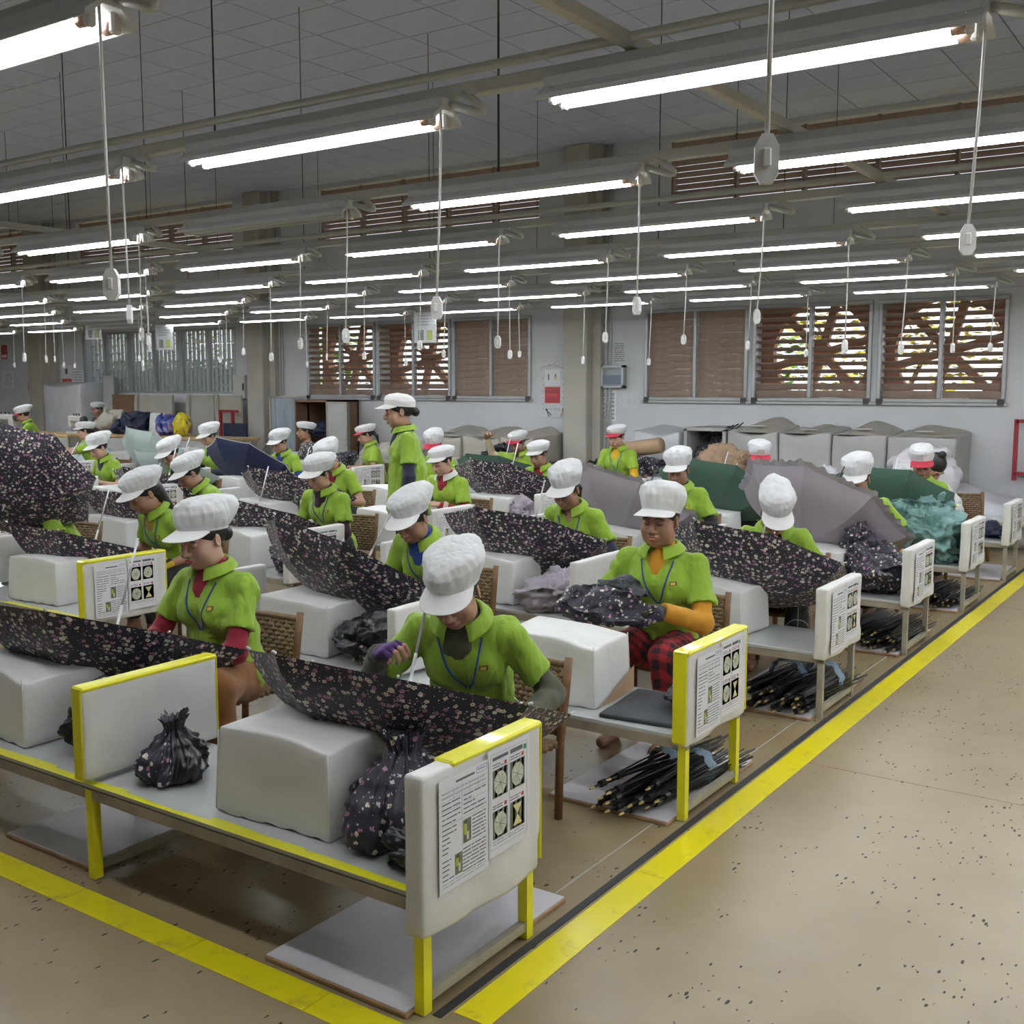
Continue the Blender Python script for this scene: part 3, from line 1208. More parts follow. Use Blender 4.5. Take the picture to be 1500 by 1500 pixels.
def strip(name, lo, hi, mat, par):
    c = [(lo[i] + hi[i]) / 2 for i in range(3)]
    return MB().box([lo[i] - c[i] for i in range(3)], [hi[i] - c[i] for i in range(3)]).obj(name, mat, par, loc=c)


# yellow floor tape in lengths, the black seam along the aisle and the saw cuts in the slab
yy = .06
while yy < 10.2:
    ln = rnd.uniform(.95, 1.1)
    strip('tape_strip', (.035, yy, .0), (.145, yy + ln - .002, .0015), 'floor_tape', floor)
    yy += ln
xx = .145
while xx > -3.6:
    ln = rnd.uniform(.42, .6)
    strip('tape_strip', (xx - ln + .002, -.155, .0), (xx, -.052, .0015), 'floor_tape', floor)
    xx -= ln
strip('seam_strip', (-.002, .02, .0), (.024, 10.2, .003), 'rubber_black', floor)
strip('slab_joint', (-.105, .5, .0), (-.100, 10.2, .0006), 'cover_grey', floor)
for x in (2.9, 5.8):
    strip('slab_joint', (x, -5, .0), (x + .004, 10.9, .0006), 'rubber_black', floor)
for y in (2.4, 6.4):
    strip('slab_joint', (.15, y, .0), (8, y + .004, .0006), 'scuff', floor)
m = MB()
m.box((1.62, 1.52, 0), (1.95, 1.80, .0008), 0)
m.box((1.66, 1.56, .0008), (1.95, 1.76, .003), 1)
tag(m.obj('floor_mat', ['scuff', 'teal_mat']), 'teal mat with a scuffed brown edge lying on the open aisle floor', 'mat')


def wall_holes(name, axis_y, holes, x0, x1, z0, z1, th, mat):
    xs = sorted({x0, x1} | {h[0] for h in holes} | {h[1] for h in holes})
    zs = sorted({z0, z1} | {h[2] for h in holes} | {h[3] for h in holes})
    m = MB()
    for a, b in zip(xs, xs[1:]):
        run = None
        for c, d in zip(zs, zs[1:]):
            cx, cz = (a + b) / 2, (c + d) / 2
            solid = not any(h[0] < cx < h[1] and h[2] < cz < h[3] for h in holes)
            if solid:
                m.box((a, axis_y, c), (b, axis_y + th, d))
    return struct(m.obj(name, mat))


WIN = [(-5.09, -3.66, 1), (-3.60, -2.14, 0), (-2.07, -.68, 0), (-11.25, -9.78, 0), (-9.73, -8.30, 0), (-8.26, -6.88, 1)]
WZ0, WZ1 = 1.41, 2.58
GLZ = (-17.3, -12.95, 1.46, 2.60)
CLER = [(-4.8, -.45), (-10.97, -6.76), (-17.36, -12.95), (-20.5, -18.95), (1.6, 5.8)]
CZ0, CZ1 = 3.86, 4.69
holes = [(a, b, WZ0, WZ1) for a, b, _ in WIN] + [GLZ] + [(a, b, CZ0, CZ1) for a, b in CLER]
wall_holes('wall_back', YB, holes, XL, XR, 0, ZC, .28, 'wall_paint')
for nm, lo, hi in (('wall_left', (XL - .25, YF, 0), (XL, YB + .28, ZC)), ('wall_right', (XR, YF, 0), (XR + .25, YB + .28, ZC)),
                   ('wall_front', (XL, YF - .25, 0), (XR, YF, ZC))):
    struct(MB().box(lo, hi).obj(nm, 'wall_paint'))
# pillars with a service pipe beside each
for i, (a, b) in enumerate(((-6.20, -5.83), (-12.42, -12.03), (-18.75, -18.3), (.05, .42))):
    t = struct(MB().box((a, YB - .26, 0), (b, YB, ZC - .002), bev=.012).obj('pillar', 'pillar_paint'))
    MB().box((b, YB - .10, 0), (b + .12, YB, ZC - .002)).obj('pillar_return', 'pillar_paint', t)
    for k in range(2):
        MB().tube([(b + .17 + .06 * k, YB - .03, 0), (b + .17 + .06 * k, YB - .03, ZC - .002)], .014, 8).obj('conduit', 'rail_metal', t, True)
    MB().box((a - .02, YB - .27, 2.62), (b + .02, YB - .26, 2.70)).obj('clamp', 'rail_metal', t)
# moulded ledge under the clerestory and above the windows
struct(MB().box((XL, YB - .05, 2.66), (XR, YB, 2.74)).obj('trim_1', 'wall_paint'))

# ceiling: slab plus mineral tiles with open joints
ceiling = struct(MB().box((XL - .3, YF - .3, ZC + .016), (XR + .3, YB + .3, ZC + .2)).obj('ceiling', 'ceiling_dark'))
TX, TY, OX, OY = .650, .5175, -4.98, 5.47
cm = Matrix.LocRotScale(cam.location, cam.rotation_euler.to_quaternion(), None).inverted()
tiles = []
for i in range(-26, 22):
    for j in range(-22, 12):
        cx, cy = OX + (i + .5) * TX, OY + (j + .5) * TY
        if not (XL < cx - TX / 2 + .3 and cx + TX / 2 < XR and YF < cy - TY / 2 and cy - TY / 2 < YB - .1):
            continue
        q = cm @ Vector((cx, cy, ZC))
        vis = q.z < 0 and abs(q.x) < .5 * -q.z and q.y < .52 * -q.z
        d = -q.z if vis else 99
        tiles.append((d, cx, cy))
tiles.sort()
tm = MB().box((-TX / 2 + .006, -TY / 2 + .006, 0), (TX / 2 - .006, TY / 2 - .006, .016)).mesh('ceiling_tile', 'ceiling_tile')
rest = MB()
for n, (d, cx, cy) in enumerate(tiles):
    hi_y = min(cy + TY / 2 - .004, YB)
    if n < 298 and hi_y < YB - .01:
        link('ceiling_tile', tm, ceiling, (cx, cy, ZC))
    else:
        rest.box((cx - TX / 2 + .006, cy - TY / 2 + .006, ZC), (cx + TX / 2 - .006, hi_y, ZC + .016))
rest.obj('ceiling_tile_field', 'ceiling_tile', ceiling)['kind'] = 'stuff'

# louvred windows: aluminium frames, timber slats, a concrete wheel block outside each one
slat_w = .665
slat_mesh = MB().box((-slat_w / 2, -.045, -.005), (slat_w / 2, .045, .005), bev=.004).mesh('slat', 'slat_wood')


def window(n, x0, x1, shut):
    w = struct(link('window_%d' % n, None, None, ((x0 + x1) / 2, YB, WZ0)))
    W, H = x1 - x0, WZ1 - WZ0
    f = MB()
    t = .045
    f.box((-W / 2, -.03, 0), (W / 2, .06, t), bev=.006)
    f.box((-W / 2, -.03, H - t), (W / 2, .06, H), bev=.006)
    f.box((-W / 2, -.03, t), (-W / 2 + t, .06, H - t), bev=.006)
    f.box((W / 2 - t, -.03, t), (W / 2, .06, H - t), bev=.006)
    f.box((-W / 2 - .035, -.045, -.035), (W / 2 + .035, -.02, 0), bev=.005)
    f.obj('frame', 'alu', w)
    MB().box((-.022, -.03, t), (.022, .05, H - t), bev=.004).obj('mullion', 'alu', w)
    b = MB()
    for s in (-1, 1):
        b.box((s * (W / 2 - .04) - .035, -.046, -.03), (s * (W / 2 - .04) + .035, -.03, .04))
    b.obj('corner_bracket', 'dark_metal', w)
    sw = (W / 2 - t - .022)
    for s in (-1, 1):
        for k in range(12):
            z = t + (H - 2 * t) * (k + .5) / 12
            an = 78 if shut else (72 if k == 0 else 55 if k == 1 else 27 + rnd.uniform(-4, 4))
            link('slat', slat_mesh, w, (s * (.022 + sw / 2), .02, z), (R(-an), 0, 0), (sw / slat_w * .985, 1, 1))
    # wheel block
    cz = H * .5
    m = MB()
    rad, n_ = .60, 48
    for (y0, y1) in ((.34, .46),):
        def sq(a):
            c, s_ = math.cos(a), math.sin(a)
            k = min(.735 / max(abs(c), 1e-6), .80 / max(abs(s_), 1e-6))
            return c * k, s_ * k
        vs = []
        for i in range(n_):
            a = 2 * PI * i / n_
            X, Z = sq(a)
            for yq in (y0, y1):
                vs.append((rad * math.cos(a), yq, cz + rad * math.sin(a)))
                vs.append((X, yq, cz + Z))
        fs = []
        for i in range(n_):
            a, b_ = 4 * i, 4 * ((i + 1) % n_)
            fs += [(a, a + 1, b_ + 1, b_), (a + 2, b_ + 2, b_ + 3, a + 3), (a, b_, b_ + 2, a + 2)]
        m.add(vs, fs)
    m.obj('wheel_block', 'terracotta', w)
    m = MB()
    for i in range(6):
        a = PI * i / 6 + .26
        if i % 2:
            continue
        c, s_ = math.cos(a), math.sin(a)
        m.box((-.61, .36, -.045), (.61, .44, .045), M=Matrix.Translation((0, 0, cz)) @ Matrix.Rotation(-a, 4, 'Y'))
    m.tube([(0, .33, cz), (0, .47, cz)], .13, 20)
    m.obj('wheel_spokes', 'terracotta', w)


for i, (a, b, s) in enumerate(WIN):
    window(i + 1, a, b, s)

# glazed strip window with a brick lattice behind it
x0, x1, z0, z1 = GLZ
w = struct(link('window_7', None, None, (x0, YB, z0)))
W, H = x1 - x0, z1 - z0
f = MB()
for a, b in (((0, 0, 0), (W, .06, .04)), ((0, 0, H - .04), (W, .06, H)), ((0, 0, 0), (.04, .06, H)), ((W - .04, 0, 0), (W, .06, H))):
    f.box(a, b)
f.obj('frame', 'alu', w)
for k in range(1, 6):
    t = .035 if k % 2 else .06
    MB().box((W * k / 6 - t, -.01, .04), (W * k / 6 + t, .07, H - .04)).obj('mullion', 'alu', w)
pm = MB().box((0, .03, 0), (W / 6 - .07, .036, H - .08)).mesh('pane', 'glass')
for k in range(6):
    link('pane', pm, w, (W * k / 6 + .035, 0, .04))
m = MB()
bw, bh = .115, .30
for i in range(int(W / bw) + 1):
    m.box((i * bw - .008, .20, 0), (i * bw + .008, .26, H))
    for j in range(5):
        z = j * bh + (bh / 2 if i % 2 else 0)
        if z < H:
            m.box((i * bw, .205, z - .008), (i * bw + bw, .255, z + .008))
m.obj('lattice', 'cover_grey', w)['kind'] = 'stuff'

# clerestory louvres
nw = 8
cs = MB().box((-.41, -.040, -.005), (.41, .040, .005)).mesh('clerestory_slat', 'clerestory_clay')
for (a, b) in CLER:
    c = struct(link('window_%d' % nw, None, None, (a, YB, CZ0)))
    nw += 1
    W, H = b - a, CZ1 - CZ0
    npan = max(2, round(W / .85))
    pw = W / npan
    for k in range(npan + 1):
        MB().box((max(0, k * pw - .02), .10, 0), (min(W, k * pw + .02), .20, H)).obj('mullion', 'clerestory_clay', c)
    for k in range(npan):
        for j in range(11):
            link('slat', cs, c, ((k + .5) * pw, .15, (j + .5) * H / 11), (R(-43), 0, 0), ((pw - .05) / .82, 1, 1))

# ---------------------------------------------------------------- garden beyond the windows
struct(MB().box((-40, YB + .3, -.25), (30, 60, -.2)).obj('garden_ground', 'garden_soil'))


def leafy(name, label, cx, cy, z0, z1, rad, mat, seed, n=1500, trunk=True, box=None):
    rg = random.Random(seed)
    t = thing(name, label, 'tree' if trunk else 'hedge', (cx, cy, -.2))
    m = MB()
    for _ in range(n):
        if box:
            p = Vector((rg.uniform(*box[0]), rg.uniform(*box[1]), rg.uniform(z0, z1)))
        else:
            while True:
                q = Vector((rg.uniform(-1, 1), rg.uniform(-1, 1), rg.uniform(-1, 1)))
                if .2 < q.length < 1:
                    break
            p = Vector((q.x * rad, q.y * rad, (z0 + z1) / 2 + q.z * (z1 - z0) / 2))
        M = Matrix.Translation(p) @ Matrix.Rotation(rg.uniform(0, 6), 4, 'Z') @ Matrix.Rotation(rg.uniform(-1.2, 1.2), 4, 'X')
        s = rg.uniform(.05, .11)
        m.add([(-s, 0, 0), (0, -s * .4, 0), (s, 0, .01), (0, s * .4, 0)], [(0, 1, 2, 3)], 0, M)
    m.obj('foliage', mat, t)['kind'] = 'stuff'
    if trunk:
        k = MB().tube([(0, 0, 0), (.1, .05, z0 * .6), (0, 0, (z0 + z1) / 2)], [.14, .11, .07], 8)
        for a in range(4):
            k.tube([(0, 0, z0 * .7), (math.cos(a * 1.6) * rad * .6, math.sin(a * 1.6) * rad * .6, (z0 + z1) / 2 + .3)], [.06, .02], 6)
        k.obj('trunk', 'bark', t, True)


leafy('garden_tree', 'yellow-green tree outside the louvred window next to the hose rack', -3.4, 15.5, 1.0, 4.2, 1.7, 'leaf_yellow', 1)
leafy('garden_tree', 'green tree seen through the wheel block of the second right window', -6.4, 17.0, .6, 3.4, 1.6, 'leaf_green', 2)
leafy('garden_tree', 'pale yellow tree seen through the last window before the hose rack', -1.6, 22.5, .8, 4.6, 2.0, 'leaf_yellow', 3)
leafy('garden_tree', 'green tree seen through the window beside the open cabinet', -15.8, 16.0, .7, 3.4, 1.5, 'leaf_green', 4)
leafy('garden_tree', 'yellow tree behind the standing worker outside the louvred window', -12.2, 18.0, 1.0, 4.4, 1.8, 'leaf_yellow', 5)
leafy('garden_hedge', 'dark clipped hedge outside the glazed strip window', -17.5, 11.75, .0, 2.28, 0, 'leaf_green', 6, n=9000, trunk=False, box=((-4.5, 4.2), (-.2, .2)))
MB().box((-4.4, -.12, .0), (4.1, .12, 2.1)).obj('hedge_core', 'bark', [o for o in COL.objects if o.name == 'garden_hedge'][0])
leafy('garden_hedge', 'tall amber hedge beyond the clipped one at the strip window', -24.5, 15.5, .0, 4.2, 0, 'leaf_yellow', 8, n=7000, trunk=False, box=((-6, 6), (-.3, .3)))
leafy('garden_hedge', 'low green hedge outside the louvred windows', -6, 19.5, .0, 1.5, 0, 'leaf_green', 7, n=2600, trunk=False, box=((-9, 7), (-.4, .4)))

# ---------------------------------------------------------------- suspended light rails and fixtures
ZT = 2.48
ORD = ['first', 'second', 'third', 'fourth', 'fifth', 'sixth', 'seventh', 'eighth', 'ninth', 'tenth', 'eleventh', 'twelfth']
ROWS = [-.30, .96, 2.27, 3.56, 4.82, 5.98, 7.18, 8.48]
for i, y in enumerate(ROWS):
    r = thing('light_rail', 'pale metal light rail under the ceiling, %s from the window wall' % ORD[7 - i], 'rail', (0, y + .035, ZT + .095), group='rails of the tube lights')
    MB().box((XL + .05, -.025, -.022), (XR - .05, .025, .022), bev=.004).obj('channel', 'rail_metal', r)
    if i % 2 == 1:
        MB().tube([(XL + .1, -.05, .05), (-12, -.052, .045), (-6, -.05, .05), (XR - .1, -.05, .05)], .016, 8).obj('conduit_pipe', 'rail_metal', r, True)
    x = -19.2 + .45 * (i % 3)
    while x < 6:
        MB().tube([(x, 0, .022), (x + .0, .0, ZC - ZT - .095)], .0035, 5).obj('drop_rod', 'dark_metal', r)
        x += 3.38
for bi, x in enumerate((.02, -5.05, -10.2, -15.4)):
    b = thing('cross_bar', 'pale metal bar bracing the light rails, %s counted from the open aisle' % ORD[bi], 'bar', (x, 0, ZT + .14), group='bars across the light rails')
    MB().box((-.02, -2.4, -.02), (.02, 9.0, .02), bev=.003).obj('channel', 'rail_metal', b)


def make_light(lit, lab):
    t = thing('tube_light', lab, 'light', group='tube lights over the benches')
    L = 1.24
    h = MB()
    # trapezoid reflector wings and the spine above them, profile in (y, z) extruded along x
    prof = [(-.030, .092), (.030, .092), (.030, .062), (.074, .030), (.077, .014), (.072, .014), (.026, .052), (-.026, .052), (-.072, .014), (-.077, .014), (-.074, .030), (-.030, .062)]
    n = len(prof)
    vs = [(x, y, z) for x in (-.03, L + .02) for y, z in prof]
    fs = [(i, (i + 1) % n, n + (i + 1) % n, n + i) for i in range(n)]
    fs += [(0, 2, 1), (0, 11, 2), (2, 11, 7, 6), (2, 6, 5, 3), (3, 5, 4), (11, 10, 8, 7), (10, 9, 8)]
    fs += [tuple(n + k for k in reversed(f)) for f in fs[n:n + 7]]
    h.add(vs, fs)
    h.obj('housing', 'white_metal', t)
    for y in (-.036, .036):
        MB().tube([(.02, y, .02), (L - .06, y, .02)], .0145, 12).obj('tube', 'tube_lit' if lit else 'tube_off', t, True)
        MB().tube([(L - .06, y, .02), (L - .025, y, .02)], .016, 12).obj('end_cap', 'copper_cap' if lit else 'socket', t, True)
        MB().box((L - .03, y - .015, .002), (L - .008, y + .015, .056), bev=.006).obj('lamp_holder', 'socket', t)
        MB().box((-.004, y - .015, .002), (.018, y + .015, .056), bev=.006).obj('lamp_holder', 'socket', t)
    c = MB()
    pts = [(L + .02 + .12 * math.sin(PI * k / 10) * .9 + .05 * k / 10, .02, .075 + .03 * (k / 10) - .055 * math.sin(PI * k / 10)) for k in range(11)]
    c.tube(pts, .014, 8)
    c.obj('flex_conduit', 'rail_metal', t, True)
    return t


def add_cord(t, length, seed):
    rg = random.Random(seed)
    L = 1.25
    sw = rg.uniform(-.02, .02)
    p = [(L, -.03, .09), (L + .008, -.034, .0), (L + .006 + sw * .3, -.034, -length * .4), (L + sw, -.034, -length)]
    c = MB().tube(p, .0042, 6).obj('pull_cord', 'cord', t, True)
    s = MB()
    a, b_, h = .019, .009, .038
    ring = [(-a, -h * .6), (-a * .5, -h), (a * .5, -h), (a, -h * .6), (a, h * .5), (a * .45, h), (-a * .45, h), (-a, h * .5)]
    vs = [(x, y, z) for y in (-b_, b_) for x, z in ring]
    fs = [tuple(range(8)), tuple(reversed(range(8, 16)))] + [(i, i + 8, (i + 1) % 8 + 8, (i + 1) % 8) for i in range(8)]
    s.add(vs, fs)
    s.box((-.007, -b_ - .005, -.014), (.007, -b_, .016), bev=.003)
    sw_o = s.obj('cord_switch', 'switch_plastic', c, loc=(L + sw, -.034, -length - .036))
    sw_o.rotation_euler = (0, 0, rg.uniform(-.9, .9))


lit0 = make_light(True, 'lit twin fluorescent batten hanging under its rail, pull cord at one end')
off0 = make_light(False, 'unlit twin fluorescent batten hanging under its rail')
first = {True: True, False: True}
for r_i, y in enumerate(ROWS):
    for c in range(-4, 11):
        x = -.23 - 1.69 * c + .05 * (r_i - 1)
        if x < XL + .3 or x + 1.3 > XR:
            continue
        if r_i == 0 and c > 3:
            continue
        lit = (r_i, c) not in ((2, 2), (6, 7), (5, 8), (7, 8))
        src = lit0 if lit else off0
        o = src if first[lit] else copy_tree(src)
        first[lit] = False
        o.location = (x, y, ZT - .02)
        where = ('%s from the aisle tape' % ORD[c]) if c >= 0 else ('%s over the open aisle' % ORD[-1 - c])
        tag(o, '%s tube light, %s rail from the windows, %s' % ('lit' if lit else 'unlit', ORD[7 - r_i], where), 'light')
LIGHTS = [o for o in COL.objects if o.name.startswith('tube_light')]
for k, o in enumerate(LIGHTS):
    add_cord(o, .52 + .06 * math.sin(k * 2.3), k)

# ---------------------------------------------------------------- soft shapes
def soft_box(lo, hi, seg=(8, 8, 8), rd=.02, amp=.006, scale=7.0, seed=0, fn=None, skip_bottom=False):
    lo, hi = Vector(lo), Vector(hi)
    keys, vs, fs = {}, [], []
    off = Vector((seed * 1.37, seed * 2.11, seed * .77))

    def vert(t):
        k = tuple(round(c * 1000) for c in t)
        if k in keys:
            return keys[k]
        p = Vector([lo[i] + (hi[i] - lo[i]) * t[i] for i in range(3)])
        q = Vector([min(max(p[i], lo[i] + rd), hi[i] - rd) for i in range(3)])
        d = p - q
        if d.length > 1e-9:
            n = d.normalized()
            p = q + n * rd
        else:
            n = (p - (lo + hi) / 2).normalized()
        p = p + n * (noise.noise(p * scale + off) * amp + abs(noise.noise(p * scale * .6 - off)) * amp)
        if fn:
            p = fn(p, t)
        keys[k] = len(vs)
        vs.append(p)
        return keys[k]
    par = []
    for k in range(3):
        e = min(.2, rd / (hi[k] - lo[k]))
        n = seg[k] - 2
        par.append([0] + [e + (1 - 2 * e) * i / n for i in range(n + 1)] + [1] if n > 0 else [i / seg[k] for i in range(seg[k] + 1)])
    for ax in range(3):
        u, v = (ax + 1) % 3, (ax + 2) % 3
        for side in (0, 1):
            if skip_bottom and ax == 2 and side == 0:
                continue
            for i in range(seg[u]):
                for j in range(seg[v]):
                    q = []
                    for (a, b) in ((0, 0), (1, 0), (1, 1), (0, 1)):
                        t = [0, 0, 0]
                        t[ax] = side
                        t[u] = par[u][i + a]
                        t[v] = par[v][j + b]
                        q.append(vert(t))
                    fs.append(tuple(q) if side else tuple(reversed(q)))
    return vs, fs


def crumple(size, seed, n=72, ridge=.30, flat=.0, lumps=2.0):
    """a heap of crumpled cloth resting on z = 0, about size = (x, y, z)"""
    rg = random.Random(seed)
    o = Vector((rg.uniform(0, 50), rg.uniform(0, 50), rg.uniform(0, 50)))
    m = MB()

    ax = Vector((rg.uniform(-1, 1), rg.uniform(-1, 1), rg.uniform(-.6, .6))).normalized()
    ay = Vector((rg.uniform(-1, 1), rg.uniform(-1, 1), rg.uniform(-.6, .6))).normalized()

    def f(u, v):
        soft = lambda q: math.sqrt(q * q + .0009)
        a, b = u * 2 * PI, (v - .5) * PI
        d = Vector((math.cos(a) * math.cos(b), math.sin(a) * math.cos(b), math.sin(b)))
        w = Vector((noise.noise(d * 1.4 + o), noise.noise(d * 1.4 - o), noise.noise(d * 1.4 + o * 2)))
        e1 = d - ax * d.dot(ax) * .72 + w * .75
        e2 = d - ay * d.dot(ay) * .72 + w * .9
        big = noise.noise(d * 1.5 + o * 3)
        r1 = 1 - soft(noise.noise(e1 * lumps * 1.2 + o)) * 2.6
        r2 = 1 - soft(noise.noise(e2 * lumps * 2.0 + o * 1.7)) * 2.6
        r3 = 1 - soft(noise.noise(e1 * lumps * 3.8 - o)) * 2.6
        r = .80 + .30 * big + ridge * (r1 * .42 + r2 * .26 + r3 * .10)
        p = Vector((d.x * size[0] / 2, d.y * size[1] / 2, d.z * size[2] / 2)) * r
        p += w * .16 * size[0]
        p.z += size[2] * .40
        if p.z < .004:
            k = min(1.0, (.004 - p.z) / max(size[2], .01))
            p.x *= 1 + .25 * k
            p.y *= 1 + .25 * k
            p.z = .004 + .03 * max(0, r2) * size[2] * (1 if d.z > -.6 else 0)
        return p
    m.grid(n, n // 2 + 4, f, closed_u=True)
    return m


def gathered(size, seed, a0, a1, lean=(0, 0), n=60):
    """part (between angles a0 and a1) of a cloth gathered up into a tuft, folds running up to it"""
    rg = random.Random(seed)
    o = Vector((rg.uniform(0, 50), rg.uniform(0, 50), rg.uniform(0, 50)))
    prof = ((0, .72), (.06, .95), (.22, 1.0), (.42, .92), (.60, .66), (.74, .36), (.82, .24), (.90, .30), (1.0, .40))

    def f(u, v):
        a = a0 + (a1 - a0) * u
        for p, q in zip(prof, prof[1:]):
            if v <= q[0] + 1e-9:
                k = (v - p[0]) / (q[0] - p[0])
                k = k * k * (3 - 2 * k)
                r = p[1] + (q[1] - p[1]) * k
                break
        d = Vector((math.cos(a), math.sin(a), 0))
        w = noise.noise(d * 1.2 + o + Vector((0, 0, v * 1.5)))
        tw = a + .7 * (1 - v) * w
        e = Vector((math.cos(tw), math.sin(tw), 0))
        r1 = 1 - abs(noise.noise(e * 2.6 + o + Vector((0, 0, v * .55)))) * 3.2
        r2 = 1 - abs(noise.noise(e * 6.0 - o + Vector((0, 0, v * 1.1)))) * 3.0
        r *= .86 + .26 * r1 + .10 * r2 + .22 * w
        z = size[2] * v * (1 + .10 * w) + .03 * size[2] * r2 * (v > .05)
        if v > .85:
            z += size[2] * .035 * r1
        return (d.x * size[0] / 2 * r + lean[0] * v * v, d.y * size[1] / 2 * r + lean[1] * v * v, max(.003, z))
    m = MB()
    m.grid(n, 34, f)
    return m


def tuft(label, loc, size, seed, split, rz_=0, lean=(0, 0), mats=('floral_bundle', 'cloth_black')):
    t = thing('cloth_bundle', label, 'cloth', loc, (0, 0, rz_))
    gathered(size, seed, split, split + R(170), lean).obj('outer_cloth', mats[0], t, True)
    gathered(size, seed, split + R(165), split + R(366), lean).obj('lining', mats[1], t, True)
    return t


def heap(name, label, cat, loc, size, mats, seed, rz_=0, group=None, n=72, ridge=.30, lumps=2.0, second=None):
    """cloth heap; second = (material, size, offset, seed) adds a patch of lining as a part"""
    if second is None:
        o = crumple(size, seed, n, ridge, lumps=lumps).obj(name, mats, None, True, loc=loc, rot=(0, 0, rz_))
        return tag(o, label, cat, group)
    t = thing(name, label, cat, loc, (0, 0, rz_), group)
    crumple(size, seed, n, ridge, lumps=lumps).obj('outer_cloth', mats, t, True)
    for i, (mt, sz, of, sd) in enumerate(second):
        crumple(sz, sd, n, ridge, lumps=lumps).obj('lining', mt, t, True, loc=of)
    return t


# ---------------------------------------------------------------- printed sheets (flat print on paper)
def text_lines(m, rg, x0, x1, z0, z1, pitch, h, mi, minw=.012, maxw=.05, gap=.004, fill=.9):
    z = z1
    while z > z0:
        x = x0
        end = x1 if rg.random() < fill else x0 + (x1 - x0) * rg.uniform(.3, .8)
        while x < end - .004:
            w = min(rg.uniform(minw, maxw), end - x)
            m.box((x, -.0006, z - h), (x + w, -.0003, z), mi)
            x += w + gap
        z -= pitch


def sheet_mesh(kind, seed):
    """paper in the local x-z plane facing -Y, lower left corner at the origin"""
    rg = random.Random(seed)
    m = MB()
    W, H = (.215, .30) if kind == 'text' else (.20, .30)
    m.box((0, -.0003, 0), (W, .0003, H), 0)
    q = lambda x0, x1, z0, z1, mi, o=0: m.box((x0, -.0007 - o * .0002, z0), (x1, -.0003, z1), mi)
    if kind == 'text':
        q(.07, .15, H - .022, H - .016, 1)
        for x0, x1, z in ((.16, .205, H - .008), (.16, .205, H - .024)):
            q(x0, x1, z - .001, z, 3)
        for x in (.16, .204):
            q(x, x + .001, H - .024, H - .008, 3)
        text_lines(m, rg, .165, .2, H - .02, H - .013, .01, .004, 2)
        for z in (.265, .253, .240, .215, .175):
            q(.008, .207, z, z + .0008, 2)
        for x, z0, z1 in ((.095, .10, .265), (.06, .240, .265), (.13, .240, .265), (.165, .240, .265)):
            q(x, x + .0008, z0, z1, 2)
        text_lines(m, rg, .012, .2, .243, .263, .0115, .003, 2)
        text_lines(m, rg, .012, .088, .18, .235, .013, .0032, 1, fill=.6)
        text_lines(m, rg, .102, .2, .18, .235, .012, .0032, 1, fill=.8)
        text_lines(m, rg, .012, .088, .095, .168, .0125, .0032, 1, fill=.4)
        text_lines(m, rg, .140, .2, .10, .168, .010, .0030, 1, fill=.8)
        text_lines(m, rg, .012, .06, .03, .085, .0125, .0032, 1, fill=.4)
        text_lines(m, rg, .098, .2, .03, .092, .010, .0030, 1, fill=.9)
        text_lines(m, rg, .012, .2, .008, .024, .008, .0022, 2)
        for (x0, x1, z0, z1) in ((.100, .134, .105, .168), (.064, .096, .032, .088)):
            q(x0, x1, z0, z1, 4)
            q(x0 + .004, x0 + .015, z0 + .022, z1 - .012, 7, 1)
            q(x0 + .015, x0 + .024, z0 + .006, z0 + .028, 6, 1)
            q(x0 + .008, x0 + .016, z1 - .012, z1 - .004, 5, 1)
    else:
        for x0, x1, z in ((.012, .188, .285), (.012, .188, .020)):
            q(x0, x1, z, z + .001, 2)
        for x in (.012, .187):
            q(x, x + .001, .02, .286, 2)
        q(.022, .095, .268, .277, 1)
        q(.105, .165, .266, .278, 1)
        q(.170, .184, .262, .276, 8)
        q(.100, .101, .03, .262, 2)
        for i in range(2):
            for j in range(2):
                x0, z0 = .022 + .083 * i, .048 + .115 * j
                q(x0, x0 + .070, z0, z0 + .078, 4 if (i + j) % 2 else 5 if not i and not j else 4)
                q(x0, x0 + .070, z0, z0 + .078, 4, 0)
                cx, cz = x0 + .035, z0 + .038
                if i == 1 and j == 0:
                    for s in (-1, 1):
                        m.add([(cx, -.0012, cz), (cx - .022 * s, -.0012, cz + s * .03), (cx + .022 * s, -.0012, cz + s * .03)], [(0, 1, 2) if s < 0 else (0, 2, 1)], 7)
                else:
                    pts = [(cx + .031 * math.cos(PI / 8 + k * PI / 4), -.0012, cz + .034 * math.sin(PI / 8 + k * PI / 4)) for k in range(8)]
                    m.add(pts, [tuple(range(8))], 6)
                    for k in range(4):
                        a = PI / 8 + k * PI / 4
                        dx, dz = .031 * math.cos(a), .034 * math.sin(a)
                        nx, nz = -math.sin(a) * .0007, math.cos(a) * .0007
                        m.add([(cx - dx - nx, -.0014, cz - dz - nz), (cx + dx - nx, -.0014, cz + dz - nz), (cx + dx + nx, -.0014, cz + dz + nz), (cx - dx + nx, -.0014, cz - dz + nz)], [(0, 1, 2, 3)], 4)
                q(x0 + .055, x0 + .066, z0 + .083, z0 + .094, 9)
                text_lines(m, rg, x0, x0 + .05, z0 + .080, z0 + .094, .007, .0026, 1)
        text_lines(m, rg, .022, .18, .028, .042, .008, .0026, 2)
    return m.mesh('instruction_sheet', ['paper', 'ink', 'ink_light', 'ink_blue', 'photo_olive', 'photo_dark', 'photo_pale', 'photo_cream' if kind != 'text' else 'photo_lime', 'ink_green', 'ink_red'])


SHEET_A, SHEET_B = sheet_mesh('text', 3), sheet_mesh('photo', 4)

# ---------------------------------------------------------------- work benches
TZ = .322
PIT = 1.40


